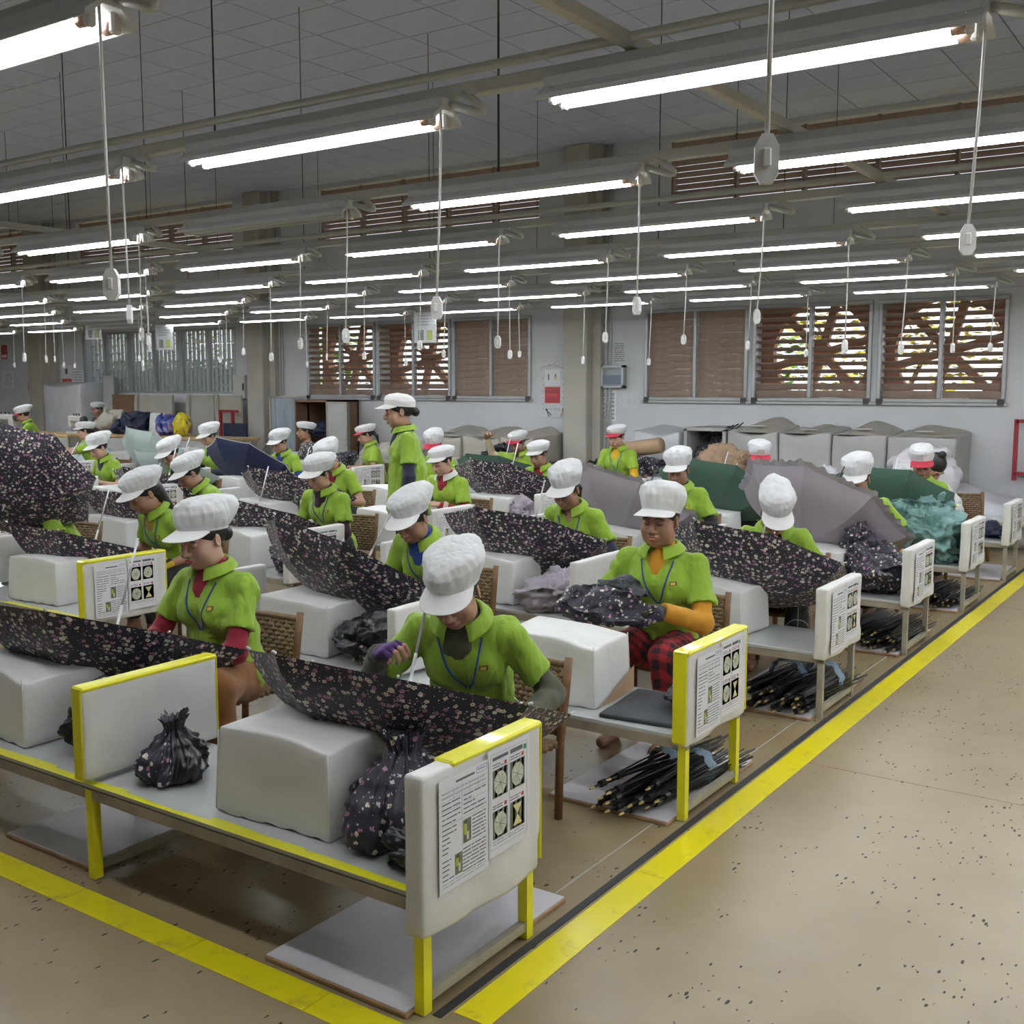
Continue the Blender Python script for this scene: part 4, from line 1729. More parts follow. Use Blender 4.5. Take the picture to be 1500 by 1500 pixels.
def make_bench(style):
    """two-station bench: x from 0 to -2.8, y from 0 (aisle side) to 0.5, instruction panel on the x = 0 end"""
    t = thing('work_bench', 'bench', 'bench')
    L = 2 * PIT
    MB().box((-L, .004, TZ - .016), (-.015, .5, TZ), bev=.002).obj('tabletop', 'laminate', t)
    r = MB()
    r.box((-L, .0, TZ - .05), (-.01, .028, TZ - .0165))
    r.box((-L, .472, TZ - .05), (-.01, .5, TZ - .0165))
    r.obj('apron', 'bench_wood', t)
    if style in (0, 3):
        n = 7
        for k in range(n):
            x1, x0 = -.07 - (L - .07) * k / n, -.07 - (L - .07) * (k + 1) / n
            w = .034 + .012 * math.sin(k * 2.1)
            MB().grid(9, 3, lambda u, v: (x0 + (x1 - x0) * u, -.002 + (w + .004 * math.sin(u * 5 + k)) * v, TZ + .0012 + .0006 * math.sin(u * 9) * v)).obj('edge_tape', 'tape_yellow', t)
    legs = MB()
    for x in (-.028, -PIT, -L + .03):
        for y in (.0, .472):
            taped = style == 0 or (style in (1, 3) and x == -.028)
            lg = MB()
            lg.box((x - .014, y, 0), (x + .014, y + .028, TZ - .017), 0)
            if taped:
                lg.box((x - .016, y - .002, .004), (x + .016, y + .030, TZ - .018), 1)
            lg.obj('leg', ['galv', 'tape_yellow'], t)
    for x in (-.028, -PIT, -L + .03):
        MB().box((x - .012, .028, .028), (x + .012, .472, .055)).obj('stretcher', 'galv', t)
    for k, x in enumerate((-.055, -PIT - .03, -L)):
        seed = style * 5 + k
        first = k == 0
        z0 = (.235 if style == 0 else .30) if first else TZ + .018
        th = .058 if first else .05

        def droop(p, tt, s=seed, fi=first):
            if fi and tt[2] < .2:
                p.z -= .035 * (1 - tt[2] / .2) * (.4 + .6 * abs(math.sin(tt[1] * 2.4 + s))) * (1 if style == 0 else .35)
                p.x += .006 * math.sin(tt[1] * 11 + s)
            return p
        vs, fs = soft_box((x, -.022, z0), (x + th, .518, .640), (4, 24, 16), .009, .0028, 9, seed, droop)
        pn = MB().add(vs, fs).obj('end_panel' if first else 'divider_panel', 'panel_cloth', t, True)
        if first:
            pn['label'] = 'padded white end panel carrying printed instruction sheets'
        if style == 0 or (style in (1, 3) and first):
            tp = MB()
            if not first or style != 0:
                tp.box((x - .003, -.027, z0 + .0), (x + th * .9, -.018, .640), bev=.003)
            y0 = .10 if (first and style == 0) else -.027
            tp.box((x - .004, y0, .630), (x + th + .004, .522, .648), bev=.006)
            tp.box((x - .002, .516, z0), (x + th + .002, .523, .640), bev=.003)
            tp.obj('tape_binding', 'tape_yellow', pn)
            if style == 0 and not first:
                pass
        if first:
            for sm, y, dz in ((SHEET_A, .035, .0), (SHEET_B, .245, .018)):
                for_x = x + th + .0085
                link('instruction_sheet', sm, pn, (for_x, y, .315 + dz), (0, R(.0), R(90)))
    return t


BENCH = {}
XB = {'A': 0.0, 'B': -3.6, 'C': -7.2, 'D': -10.8}
ROWN = ['first', 'second', 'third', 'fourth', 'fifth', 'sixth', 'seventh']
BAYS = {'A': 'at the aisle', 'B': 'second block', 'C': 'third block', 'D': 'fourth block'}
SPACING = 1.52
for blk, rows in (('A', range(0, 7)), ('B', range(1, 7)), ('C', range(2, 7)), ('D', range(3, 6))):
    for k in rows:
        st = 0 if k == 0 else (1 if blk == 'A' else 3) if k == 1 else 2
        if st not in BENCH:
            b = BENCH[st] = make_bench(st)
        else:
            b = copy_tree(BENCH[st])
        b.location = (XB[blk], k * SPACING, 0)
        tape = {0: 'edged in yellow tape', 1: 'with taped end panel', 3: 'with taped edge and end panel', 2: 'with plain white panels'}[st]
        tag(b, 'low bench %s, %s row from the front tape, %s' % (tape, ROWN[k], BAYS[blk]), 'bench', 'low sewing benches')

# ---------------------------------------------------------------- stools (low rattan chairs)
def make_chair():
    t = thing('rattan_chair', 'c', 'chair')
    s = MB()
    for i in range(11):
        y = -.17 + .034 * i
        s.tube([(-.15, y, .285), (-.06, y, .278 + .004 * (i % 2)), (.06, y, .282 - .004 * (i % 2)), (.15, y, .285)], .0155, 6)
    s.obj('seat', 'wicker', t, True)
    for x in (-.15, .15):
        MB().tube([(x, -.18, 0), (x, -.18, .29)], .017, 8).obj('leg', 'chair_wood', t, True)
        MB().tube([(x, .18, 0), (x, .19, .29), (x * .99, .225, .48), (x * .98, .245, .60)], .016, 8).obj('back_post', 'chair_wood', t, True)
    MB().tube([(-.15, .0, .11), (.15, .0, .11)], .010, 6).obj('stretcher', 'chair_wood', t, True)
    b = MB()
    for k in range(13):
        z = .32 + .019 * k
        y = .194 + (z - .3) * .18
        pts = [(-.15 + .30 * i / 12, y + .007 * (1 if (i + k) % 2 else -1), z) for i in range(13)]
        b.tube(pts, .0095, 5)
    for i in range(1, 12):
        x = -.15 + .30 * i / 12
        b.tube([(x, .195, .31), (x, .24, .565)], .006, 5)
    b.tube([(-.155, .243, .57), (.155, .243, .57)], .014, 6)
    b.obj('backrest', 'wicker', t, True)
    return t


CHAIR = None


def chair(x, y, yaw, label):
    global CHAIR
    if CHAIR is None:
        CHAIR = make_chair()
        c = CHAIR
    else:
        c = copy_tree(CHAIR)
    c.location = (x, y, 0)
    c.rotation_euler = (0, 0, R(yaw))
    tag(c, label, 'chair', 'rattan chairs at the benches')
    return c


# ---------------------------------------------------------------- cloth-covered boxes on the benches
def make_box(seed):
    w, d, h = .43, .31, .262
    rg = random.Random(seed)
    a, b = rg.uniform(-.02, .02), rg.uniform(0, .02)

    def shape(p, t):
        k = 1 - t[2]
        p.x *= 1 + .055 * k + .02 * k * math.sin(t[1] * 7 + seed)
        p.y = (p.y) * (1 + .06 * k + .02 * k * math.sin(t[0] * 8 + seed * 2))
        p.z += .010 * math.sin(t[0] * 2.6 + seed) * t[2] - .02 * t[2] * max(0, t[0] - .6) * (1 + math.sin(seed)) + .006 * math.sin(t[0] * 30 + seed) * (t[2] < .02)
        cr = math.exp(-((t[0] - .93) ** 2 + (t[1] - .1) ** 2) * 60) * t[2]
        p.z -= .012 * cr
        p.z = max(p.z, .001)
        return p
    vs, fs = soft_box((-w / 2, -d / 2, .001), (w / 2, d / 2, h), (22, 16, 14), .007, .0045, 6, seed, shape)
    m = MB().add(vs, fs).mesh('cloth_cover', 'box_cloth', True)
    s = MB()
    for sx, sy in ((-1, -1), (1, -1), (1, 1)):
        pts = [(sx * (w / 2) * (1 + .055 * (1 - z / h)) * 1.002, sy * (d / 2) * (1 + .06 * (1 - z / h)) * 1.002, z) for z in np.linspace(.01, h - .012, 7)]
        s.tube(pts, .0028, 5)
    sm = s.mesh('cover_seam', 'box_cloth', True)
    return m, sm


BOXM = [make_box(s) for s in range(4)]
NBOX = [0]


def cover_box(x, y, yaw, label, bare=False):
    t = thing('covered_box', label, 'box', (x, y, TZ + .001), (0, 0, R(yaw)), 'white cloth-covered boxes on the benches')
    m, sm = BOXM[NBOX[0] % 4]
    NBOX[0] += 1
    link('cloth_cover', m, t)
    link('cover_seam', sm, t)
    if bare:
        c = MB()
        c.add([(.2395, -.17, .004), (.2395, .175, .004), (.2395, .175, .11), (.2395, .06, .07), (.2395, -.10, .015)], [(0, 1, 2, 3, 4)])
        c.obj('bare_carton', 'cardboard', t)
    return t


# ---------------------------------------------------------------- umbrellas
UM = {}


def gore_mesh(mat, Rr, dep, lining=False):
    key = (mat, Rr, dep)
    if key in UM:
        return UM[key]
    m = MB()
    th = R(68)
    nu, nv = 9, 11
    uv = []

    def f(u, v):
        a = (u * 2 - 1)
        ph = a * PI / 8
        s = max(v, .02)
        r = Rr * math.sin(s * th) / math.sin(th)
        z = dep * (1 - math.cos(s * th)) / (1 - math.cos(th))
        chord = math.cos(PI / 8) / math.cos(ph)
        k = chord * (1 - .035 * s * s * (1 - a * a))
        uv.append((a * r * math.tan(PI / 8), s * Rr * 1.15))
        return (r * k * math.sin(ph), -r * k * math.cos(ph), z - .012 * s * (1 - a * a) * 0)
    m.grid(nu, nv, f)
    m.uv = uv
    UM[key] = m.mesh('canopy_panel', mat, True)
    return UM[key]


def umbrella(label, loc, tilt, mat='floral_print', Rr=.55, dep=.245, spin=0, roll=0, az=0, pole=True, ruffle=False, hem=None, pole_len=.62, inner=None, shaft='steel'):
    """loc is the centre of the rim; the open canopy is a bowl whose pole leans tilt degrees from vertical towards azimuth az (0 = +Y)"""
    Mx = Matrix.Rotation(R(az), 4, 'Z') @ Matrix.Rotation(R(-tilt), 4, 'X') @ Matrix.Rotation(R(roll), 4, 'Y') @ Matrix.Rotation(R(spin), 4, 'Z')
    axis = (Mx @ Vector((0, 0, 1, 0))).to_3d()
    t = thing('umbrella', label, 'umbrella', Vector(loc) - axis * dep, Mx.to_euler(), 'umbrellas being sewn')
    g = gore_mesh(mat, Rr, dep)
    for k in range(8):
        link('canopy_panel', g, t, None, (0, 0, k * PI / 4))
    th = R(68)
    key = ('rib', Rr, dep)
    if key not in UM:
        m = MB()
        pts = [(Rr * math.sin(s * th) / math.sin(th), 0, dep * (1 - math.cos(s * th)) / (1 - math.cos(th)) + .004) for s in np.linspace(.03, 1.0, 7)]
        m.tube(pts, .0024, 5)
        p = pts[4]
        m.tube([(.012, 0, dep * .95), p], .002, 4)
        m.tube([(pts[-1][0] - .004, 0, pts[-1][2]), (pts[-1][0] + .010, 0, pts[-1][2] + .004)], .0042, 6)
        UM[key] = m.mesh('rib', 'steel')
    for k in range(8):
        link('rib', UM[key], t, None, (0, 0, (k + .5) * PI / 4 - PI / 2))
    key = ('pole', pole_len, shaft)
    if key not in UM:
        m = MB().tube([(0, 0, -.055), (0, 0, -.01)], [.003, .007], 8).tube([(0, 0, -.01), (0, 0, pole_len * .55)], .0062, 10).tube([(0, 0, pole_len * .55), (0, 0, pole_len)], .0048, 10)
        UM[key] = m.mesh('pole', shaft, True)
    if pole:
        link('pole', UM[key], t)
    if ruffle or hem:
        m = MB()
        rg = random.Random(4)

        def rim(a):
            ph = ((a + PI / 8) % (PI / 4)) - PI / 8
            u = ph / (PI / 8)
            return Rr * math.cos(PI / 8) / math.cos(ph) * (1 - .035 * (1 - u * u))
        n = 240 if ruffle else 64

        def f(u, v):
            a = u * 2 * PI
            r = rim(a)
            if ruffle:
                w = .010 * math.sin(u * 2 * PI * 52 + math.sin(u * 30)) + .006 * math.sin(u * 2 * PI * 23)
                rr = r + (-.028 + .075 * v) + w * .4 * v
                return (rr * math.sin(a), -rr * math.cos(a), dep - .010 + .020 * v + w * (v - .35) * 1.3)
            rr = r * (1.003 - .085 * (1 - v))
            return (rr * math.sin(a), -rr * math.cos(a), dep - .036 * (1 - v) - .004)
        m.grid(n, 6 if ruffle else 3, f, closed_u=True)
        m.obj('ruffle' if ruffle else 'hem', 'cloth_ruffle' if ruffle else hem, t, True)
    return t


# ---------------------------------------------------------------- folded umbrella frames in piles on the floor boards
def frame_meshes():
    m = MB()
    m.tube([(0, -.36, 0), (0, .38, 0)], .0055, 6)
    for k in range(7):
        a = 2 * PI * k / 7
        c, s = math.cos(a), math.sin(a)
        m.tube([(c * .007, -.30, s * .007), (c * .016, -.05, s * .016), (c * .020, .30, s * .020)], .0026, 4)
    m.tube([(0, -.32, 0), (0, -.29, 0)], .014, 8)
    a = m.mesh('ribs_and_shaft', 'rod_black')
    b = MB().tube([(0, -.385, 0), (0, -.36, 0)], [.004, .0065], 8).mesh('tip', 'brass')
    return a, b


FRM, FRT = frame_meshes()


def frame_pile(x, y, z, n, width, spread, seed, where, bands=0, ang=0):
    rg = random.Random(seed)
    per = max(3, int(width / .042))
    for k in range(n):
        lay, i = divmod(k, per)
        px = x + (i - (per - 1) / 2 + .5 * (lay % 2)) * width / per + rg.uniform(-.006, .006)
        t = thing('folded_umbrella', 'black folded umbrella skeleton in the pile ' + where, 'umbrella',
                  (px, y + rg.uniform(-.07, .07), z + .024 + lay * .036), (rg.uniform(-.02, .02), rg.uniform(0, 6), R(ang) + rg.uniform(-1, 1) * spread),
                  'folded frames ' + where)
        t.rotation_euler = (rg.uniform(-.015, .02), 0, R(ang) + rg.uniform(-1, 1) * spread)
        link('ribs_and_shaft', FRM, t, None, (0, rg.uniform(0, 6), 0))
        link('tip', FRT, t)
    h = .05 + .036 * (n // per)
    for b in range(bands):
        m = MB()
        bx = x + (b - (bands - 1) / 2) * width * .5
        M = Matrix.Translation((bx, y + .05 + .06 * b, z + h * .5)) @ Matrix.Rotation(R(ang), 4, 'Z')

        def ring(u, v):
            a = u * 2 * PI
            k = 1 + .05 * math.sin(v * 20 + 6 * math.sin(a * 5)) + .05 * math.sin(a * 9 + v * 7)
            rr = 1 + .10 * math.sin(v * PI)
            return (math.cos(a) * width * .27 * k * rr, (v - .5) * .06 + .006 * math.sin(a * 7), math.sin(a) * h * .56 * k * rr)
        m.grid(36, 7, ring, closed_u=True, M=M)
        tag(m.obj('tie_band', 'band_blue', None, True), 'pale blue gathered band tying the frames ' + where, 'band', 'blue bands on the frames ' + where)


def floor_board(x0, x1, y0, y1, label, z=0.0):
    t = thing('floor_board', label, 'board', ((x0 + x1) / 2, (y0 + y1) / 2, z), group='boards on the floor under the benches')
    w, d = (x1 - x0) / 2, (y1 - y0) / 2
    MB().box((-w, -d, .0), (w, d, .015), bev=.003).obj('core', 'mdf', t)
    MB().box((-w + .004, -d + .004, .015), (w - .004, d - .004, .0175)).obj('white_face', 'melamine', t)
    return t

# ---------------------------------------------------------------- stations: who sits where
def pos(blk, slot):
    return XB[blk] - (.62 if slot == 1 else 2.0)


WORKERS = []


def worker(blk, slot, row, who, dx=0, dy=1.08, **kw):
    x, y = pos(blk, slot) + dx, row * SPACING + dy
    yaw = kw.pop('yaw', 0)
    WORKERS.append((blk, slot, row))
    return person(who, x, y, yaw=yaw, **kw)


# row 0
worker('A', 1, 0, 'person in lime polo with olive sleeves and purple glove bowed over a floral umbrella', dx=-.03, yaw=24, lean=25, hp=32, hy=-4, seed=0,
       sleeve='knit_olive', neck='knit_olive', pants='plaid_navy', lod=0, glove='glove_purple', finger_skin=True, lh=(.24, -.32, .50), rh=(-.25, -.33, .71), hair='bun', skin='skin_a')
worker('A', 2, 0, 'person in lime polo with crimson sleeves and brown trousers behind the taped divider', dx=.10, dy=1.02, yaw=2, lean=8, hp=15, hy=-2, seed=1, lip='lip_red',
       sleeve='knit_red', neck='knit_red', pants='trouser_brown', lod=0, lh=(.10, -.36, .52), rh=(-.17, -.36, .56), hair='bun', skin='skin_c', girth=1.12, wide=1.10,
       legs=((-.20, -.33, .43), (.24, -.30, .43)))
# row 1
worker('A', 1, 1, 'person in lime polo with mustard sleeves and brown gloves folding floral cloth', dx=.02, dy=1.0, yaw=6, lean=6, hp=4, hy=-2, seed=2, pants='plaid_red',
       sleeve='knit_mustard', neck='knit_mustard', lod=0, glove='glove_brown', lh=(.10, -.31, .62), rh=(-.22, -.30, .66), girth=1.12, skin='skin_b', wide=1.12)
worker('A', 2, 1, 'person in lime polo with blue turtleneck bowed behind the large floral umbrella', yaw=2, dx=.03, lean=26, hp=31, hy=2, seed=3,
       neck='knit_blue', lod=0, skin='skin_b', lh=(.13, -.36, .50), rh=(-.17, -.34, .52))
worker('B', 1, 1, 'person in lime polo with ochre turtleneck behind the taped instruction panel', dx=.08, yaw=-6, lean=25, hp=30, hy=-2, seed=0, neck='knit_ochre', lod=1, skin='skin_b', hair='long',
       glove='glove_yellow', lh=(.20, -.25, .48), rh=(-.18, -.3, .5))
worker('B', 2, 1, 'person in lime polo hidden behind the upright floral umbrella', dx=.2, yaw=-15, lean=34, hp=45, seed=1, lod=1)
# row 2
worker('A', 1, 2, 'person in lime polo with dark red turtleneck and green plaid trousers, head bowed low', dx=-.07, yaw=22, lean=25, hp=42, hy=6, seat=.28, seed=1, neck='knit_plum', pants='plaid_green', lod=1, skin='skin_b')
worker('A', 2, 2, 'person in lime polo with open neck and navy sleeves bowed over floral canopy', yaw=4, lean=20, hp=28, hy=-2, seed=2, sleeve='knit_navy', lod=1, skin='skin_b', hair='tail')
worker('B', 1, 2, 'person in lime polo with plum sleeves sewing beside the standing woman', yaw=0, lean=14, hp=22, seat=.27, seed=0, sleeve='knit_plum', neck='knit_plum', lod=1, skin='skin_a', lh=(.1, -.34, .5), rh=(-.22, -.3, .55))
worker('B', 2, 2, 'person in lime polo with maroon neck in profile leaning far forward', dx=.13, yaw=-22, lean=28, hp=32, seat=.28, seed=3, neck='knit_plum', lod=1, skin='skin_b')
# row 3
star_root = worker('A', 1, 3, 'person in lime top with yellow star on the cap behind the large lilac umbrella', yaw=4, lean=14, hp=22, hy=-10, seed=2, sleeve='knit_darkgreen', lod=1, skin='skin_b', lanyard=False, pocket=False, lh=(.30, -.22, .50))
worker('A', 2, 3, 'person in lime polo with black turtleneck behind the smaller lilac umbrella', yaw=10, lean=13, hp=18, seed=1, neck='knit_black', sleeve='knit_black', lod=1, skin='skin_b')
worker('B', 1, 3, 'person in lime polo with white collar and rust sleeves, red turtleneck', yaw=-4, lean=14, hp=20, seat=.28, seed=0, neck='knit_red', sleeve='knit_rust', cuff='knit_tan', collar='polo_trim', cap='flat', lod=1, skin='skin_c', lh=(.08, -.30, .58), rh=(-.14, -.3, .60), lanyard=False)
worker('B', 2, 3, 'person in lime polo mostly hidden behind the worker in plum sleeves', yaw=0, dx=.1, lean=22, hp=36, seed=2, neck='knit_red', lod=2)
worker('C', 1, 3, 'person in lime polo with dark scarf bowed beside a raised umbrella pole', dx=.05, yaw=0, lean=23, hp=32, seat=.27, seed=3, neck='knit_black', lod=2)
worker('C', 2, 3, 'person in lime polo with navy turtleneck beside the pale green umbrella', dx=.15, yaw=-4, lean=18, hp=24, seat=.26, seed=1, neck='knit_navy', lod=2, skin='skin_c')
worker('C', 1, 2, 'person in pink-tinged cap behind the upright floral umbrella', dx=-.05, dy=1.1, yaw=-10, lean=26, hp=34, seed=2, lod=2)
# row 4
worker('A', 1, 4, 'person in lime polo with red visor and dark scarf behind the green umbrella', yaw=18, lean=10, hp=20, seed=3, neck='knit_tan', visor='red', lod=1, skin='skin_b', lanyard=True)
worker('A', 2, 4, 'person in lime polo with red visor facing forward behind the ruffled umbrella', yaw=24, lean=10, hp=20, seed=0, visor='red', lod=1, skin='skin_c')
worker('B', 1, 4, 'person in lime polo with red turtleneck and flat white cap', yaw=0, lean=13, hp=20, seat=.26, seed=1, neck='knit_red', cap='flat', lod=2, skin='skin_a')
worker('B', 2, 4, 'person in lime polo with red visor and plum sleeves behind the standing woman', dx=.0, yaw=20, lean=10, hp=24, seed=2, sleeve='knit_plum', visor='red', lod=2)
worker('C', 1, 4, 'person in lime polo with blue turtleneck behind the navy umbrella', yaw=0, lean=15, hp=22, seat=.28, seed=0, neck='knit_blue', sleeve='knit_blue', lod=2, skin='skin_a')
worker('C', 2, 4, 'person in lime polo with navy turtleneck in front of the grey board', dx=.1, yaw=-10, lean=8, hp=22, seed=1, neck='knit_navy', sleeve='knit_navy', lod=2, skin='skin_a')
worker('D', 1, 4, 'person in lime polo stretching a bare arm forward beside the sewing machines', dx=-.2, yaw=-38, lean=10, hp=10, seed=3, cap='flat', lod=2, skin='skin_c', lh=(.05, -.5, .80), rh=(-.2, -.5, .78), hair='bun')
# row 5
worker('B', 1, 5, 'person in lime polo with red visor and yellow sleeves near the pillar', yaw=0, lean=6, hp=18, seed=2, sleeve='knit_yellow', neck='knit_yellow', visor='red', cap='flat', lod=1, skin='skin_c', lip='lip_red', seat=.36)
worker('B', 2, 5, 'person in lime polo with red visor raising a gloved hand with thread', dx=.12, yaw=-4, lean=13, hp=24, seat=.28, seed=3, sleeve='knit_tan', visor='red', cap='flat', lod=2, skin='skin_b', rh=(-.42, -.22, .98))
worker('C', 1, 5, 'person in lime polo with red visor and ponytail in profile by the cabinet', yaw=-36, lean=10, hp=22, seed=1, visor='red', cap='flat', hair='tail', lod=2, skin='skin_a')
worker('C', 2, 5, 'person in black and white polka-dot blouse by the open cabinet', dx=.2, yaw=-30, lean=6, hp=4, seed=0, cap='flat', visor=None, shirt='polka', collar=None, lod=2, skin='skin_b', lanyard=False, longsleeve=True)
person('person in grey-white top bending over behind the worker with red visor', -1.24, 8.72, yaw=58, lean=60, hp=62, seat=.50, stand=False, sleeve='knit_white', cap=None, hair='up', shirt='knit_white', collar=None, longsleeve=True,
       lanyard=False, lod=1, lh=(.10, -.74, .50), rh=(-.34, -.62, .42), pants='trouser_grey', glove='cloth_mint')
# standing supervisor between the blocks
person('standing woman in lime polo with navy sleeves and white peaked cap', -3.40, 4.02, yaw=-44, lean=3, hp=9, stand=True, neck='knit_navy', sleeve='knit_navy', pants='trouser_dark', cap='canvas', hair='bun', lod=0, seed=1,
       lh=(.24, -.08, .74), rh=(-.24, -.06, .74), hand=('relax', 'relax'), lanyard=False, skin='skin_a', size=.98, girth=.97)
# sewing-machine operators at the far left
person('person in lime polo with red visor at the sewing machine', -15.3, 8.6, yaw=-40, lean=16, hp=24, seat=.46, cap='mob', visor='red', seed=3, neck='knit_navy', lod=2, skin='skin_a', lh=(.1, -.42, .86), rh=(-.14, -.42, .88))
person('person with glasses and white headband behind the draped machine', -15.65, 10.15, yaw=0, lean=10, hp=12, seat=.50, cap='flat', visor=None, lod=2, seed=1, skin='skin_a', shirt='trouser_grey', collar=None, lanyard=False)
st = MB()
pts = [((.020 if i % 2 == 0 else .008) * math.cos(i * PI / 5), (.020 if i % 2 == 0 else .008) * math.sin(i * PI / 5), 0) for i in range(10)]
st.add(pts + [(0, 0, .003)], [(i, (i + 1) % 10, 10) for i in range(10)])
st.obj('star', 'star_yellow', [c for c in star_root.children if c.name.startswith('cap')][0], loc=(0, -.062, .158), rot=(R(48), 0, 0))

NAMES = {('A', 1, 0): 'the worker with the purple glove', ('A', 2, 0): 'the worker with crimson sleeves', ('A', 1, 1): 'the worker with mustard sleeves',
         ('A', 2, 1): 'the worker with the blue turtleneck', ('B', 1, 1): 'the worker with the ochre turtleneck', ('B', 2, 1): 'the worker hidden by the upright umbrella',
         ('A', 1, 2): 'the worker with green plaid trousers', ('A', 2, 2): 'the worker with navy sleeves', ('B', 1, 2): 'the worker with plum sleeves',
         ('B', 2, 2): 'the worker in profile', ('A', 1, 3): 'the worker behind the large lilac umbrella', ('A', 2, 3): 'the worker behind the smaller lilac umbrella',
         ('B', 1, 3): 'the worker with the white collar', ('B', 2, 3): 'the half-hidden worker', ('C', 1, 3): 'the worker with the dark scarf',
         ('C', 2, 3): 'the worker by the pale green umbrella', ('C', 1, 2): 'the worker in the pink-tinged cap', ('A', 1, 4): 'the red-visored worker by the teal heap', ('A', 2, 4): 'the red-visored worker facing forward',
         ('B', 1, 4): 'the flat-capped worker', ('B', 2, 4): 'the red-visored worker behind the standing woman', ('C', 1, 4): 'the worker behind the navy umbrella',
         ('C', 2, 4): 'the worker before the grey board', ('D', 1, 4): 'the worker stretching an arm', ('B', 1, 5): 'the worker with yellow sleeves', ('B', 2, 5): 'the worker raising a hand',
         ('C', 1, 5): 'the ponytailed worker', ('C', 2, 5): 'the polka-dot worker', ('A', 1, 5): 'the empty place behind the teal heap', ('A', 2, 5): 'the empty place by the dark wall bin'}
for (b, s, k) in WORKERS:
    chair(pos(b, s) + .04, k * SPACING + 1.12, {0: 5, 1: -5, 2: 2}[(s + k) % 3], 'low rattan chair under ' + NAMES[(b, s, k)])
chair(-.55, 8.72, 20, 'empty low rattan chair in the row behind the teal heap')
for (b, s, k) in sorted(set(WORKERS) | {('A', 1, 5), ('A', 2, 5)}):
    yw = {0: 3, 1: -4, 2: 2}[(s * 2 + k) % 3]
    cover_box(pos(b, s) - (.045 if s == 1 else .10) - .01 * ((k * 3) % 4), k * SPACING + .258, yw, 'white cloth-covered box on the bench of ' + NAMES[(b, s, k)], bare=(b, s, k) == ('A', 1, 1))

# umbrellas
FL = 'dark floral umbrella turned upside down in the lap of '
umbrella(FL + NAMES[('A', 1, 0)], (-.60, .66, .635), 20, spin=12, roll=0, Rr=.54)
umbrella(FL + NAMES[('A', 2, 0)], (-2.12, .64, .625), 20, spin=4, Rr=.56, roll=-2)
umbrella(FL + NAMES[('A', 2, 1)], (-2.10, 2.10, .68), 30, spin=8, Rr=.58, roll=10)
umbrella(FL + NAMES[('B', 1, 1)], (-4.40, 2.12, .60), 20, spin=10)
umbrella('dark floral umbrella standing open on its side, hiding ' + NAMES[('B', 2, 1)][4:], (-5.42, 2.22, .95), 52, az=38, spin=20, Rr=.56, pole=True)
umbrella(FL + NAMES[('A', 2, 2)], (-2.10, 3.66, .66), 24, spin=16, Rr=.57)
umbrella(FL + NAMES[('A', 1, 2)], (-.60, 3.64, .66), 26, spin=6, Rr=.56, roll=4)
umbrella(FL + NAMES[('B', 1, 2)], (-4.55, 3.62, .64), 20, spin=9)
umbrella(FL + NAMES[('B', 2, 2)], (-5.8, 3.60, .62), 20, spin=2)
umbrella(FL + NAMES[('B', 2, 3)], (-5.65, 5.15, .68), 22, spin=9)
umbrella(FL + NAMES[('B', 1, 4)], (-4.35, 6.68, .70), 24, spin=12)
umbrella(FL + NAMES[('C', 1, 3)], (-7.6, 5.2, .62), 20, spin=20)
umbrella('large lilac ruffled umbrella tipped on its side beside the floral heap', (-.74, 5.12, .765), 36, mat='cloth_lilac', spin=22, Rr=.58, az=6, roll=15, ruffle=True, shaft='rod_black')
umbrella('smaller lilac ruffled umbrella behind the worker with mustard sleeves', (-2.12, 5.10, .70), 34, mat='cloth_lilac', spin=2, Rr=.56, az=4, roll=13, ruffle=True, shaft='rod_black')
umbrella('green umbrella in the lap of ' + NAMES[('A', 1, 4)], (-.72, 6.64, .72), 34, mat='cloth_green', spin=6, Rr=.54)
umbrella('green umbrella in the lap of ' + NAMES[('A', 2, 4)], (-2.15, 6.62, .72), 34, mat='cloth_green', spin=14, Rr=.54)
umbrella('green umbrella in the lap of ' + NAMES[('B', 2, 5)], (-5.45, 8.16, .66), 22, mat='cloth_green', spin=5)
umbrella('navy umbrella with pale hem tipped up before ' + NAMES[('C', 1, 4)], (-7.86, 6.62, .68), 38, mat='cloth_navy', spin=14, hem='cloth_pale', Rr=.60, shaft='rod_black')
umbrella('pale mint umbrella opened beside ' + NAMES[('C', 1, 3)], (-8.1, 5.75, .70), 26, mat='cloth_mint', spin=0, Rr=.50)
umbrella('beige umbrella opened beside ' + NAMES[('C', 2, 3)], (-9.35, 5.15, .66), 36, mat='cloth_beige', spin=20, hem='cloth_pale', Rr=.56)
umbrella('pale mint umbrella opened before ' + NAMES[('C', 2, 4)], (-9.6, 6.7, .75), 40, mat='cloth_mint', spin=10, hem='cloth_pale', Rr=.56, shaft='rod_black')

# cloth heaps on the benches
BL, FB = 'cloth_black', 'floral_bundle'
tuft('black and floral cloth bundle gathered up beside the taped divider', (-1.225, .20, TZ), (.21, .23, .19), 11, R(150), 0, (-.02, .02))
tuft('floral cloth bundle between the covered box and the instruction panel', (-.275, .26, TZ), (.32, .35, .29), 14, R(20), 0, (-.06, .05), mats=(FB, FB))
heap('cloth_scrap', 'small black cloth corner hanging by the taped instruction panel', 'cloth', (-.14, .12, TZ), (.16, .14, .12), BL, 15, .2)
heap('cloth_bundle', 'floral and black cloth pile beside the box of the worker with crimson sleeves', 'cloth', (-1.66, .30, TZ), (.24, .30, .28), FB, 17, .5, second=[(BL, (.22, .26, .26), (-.03, -.08, 0), 18)], lumps=2.4)
tuft('floral cloth with dark lining piled beside the crimson-sleeved worker', (-1.60, .46, TZ), (.24, .24, .29), 19, R(170), 0, (.04, .02))
o = soft_box((-.17, -.20, 0), (.17, .20, .016), (8, 8, 2), .006, .004, 8, 3)
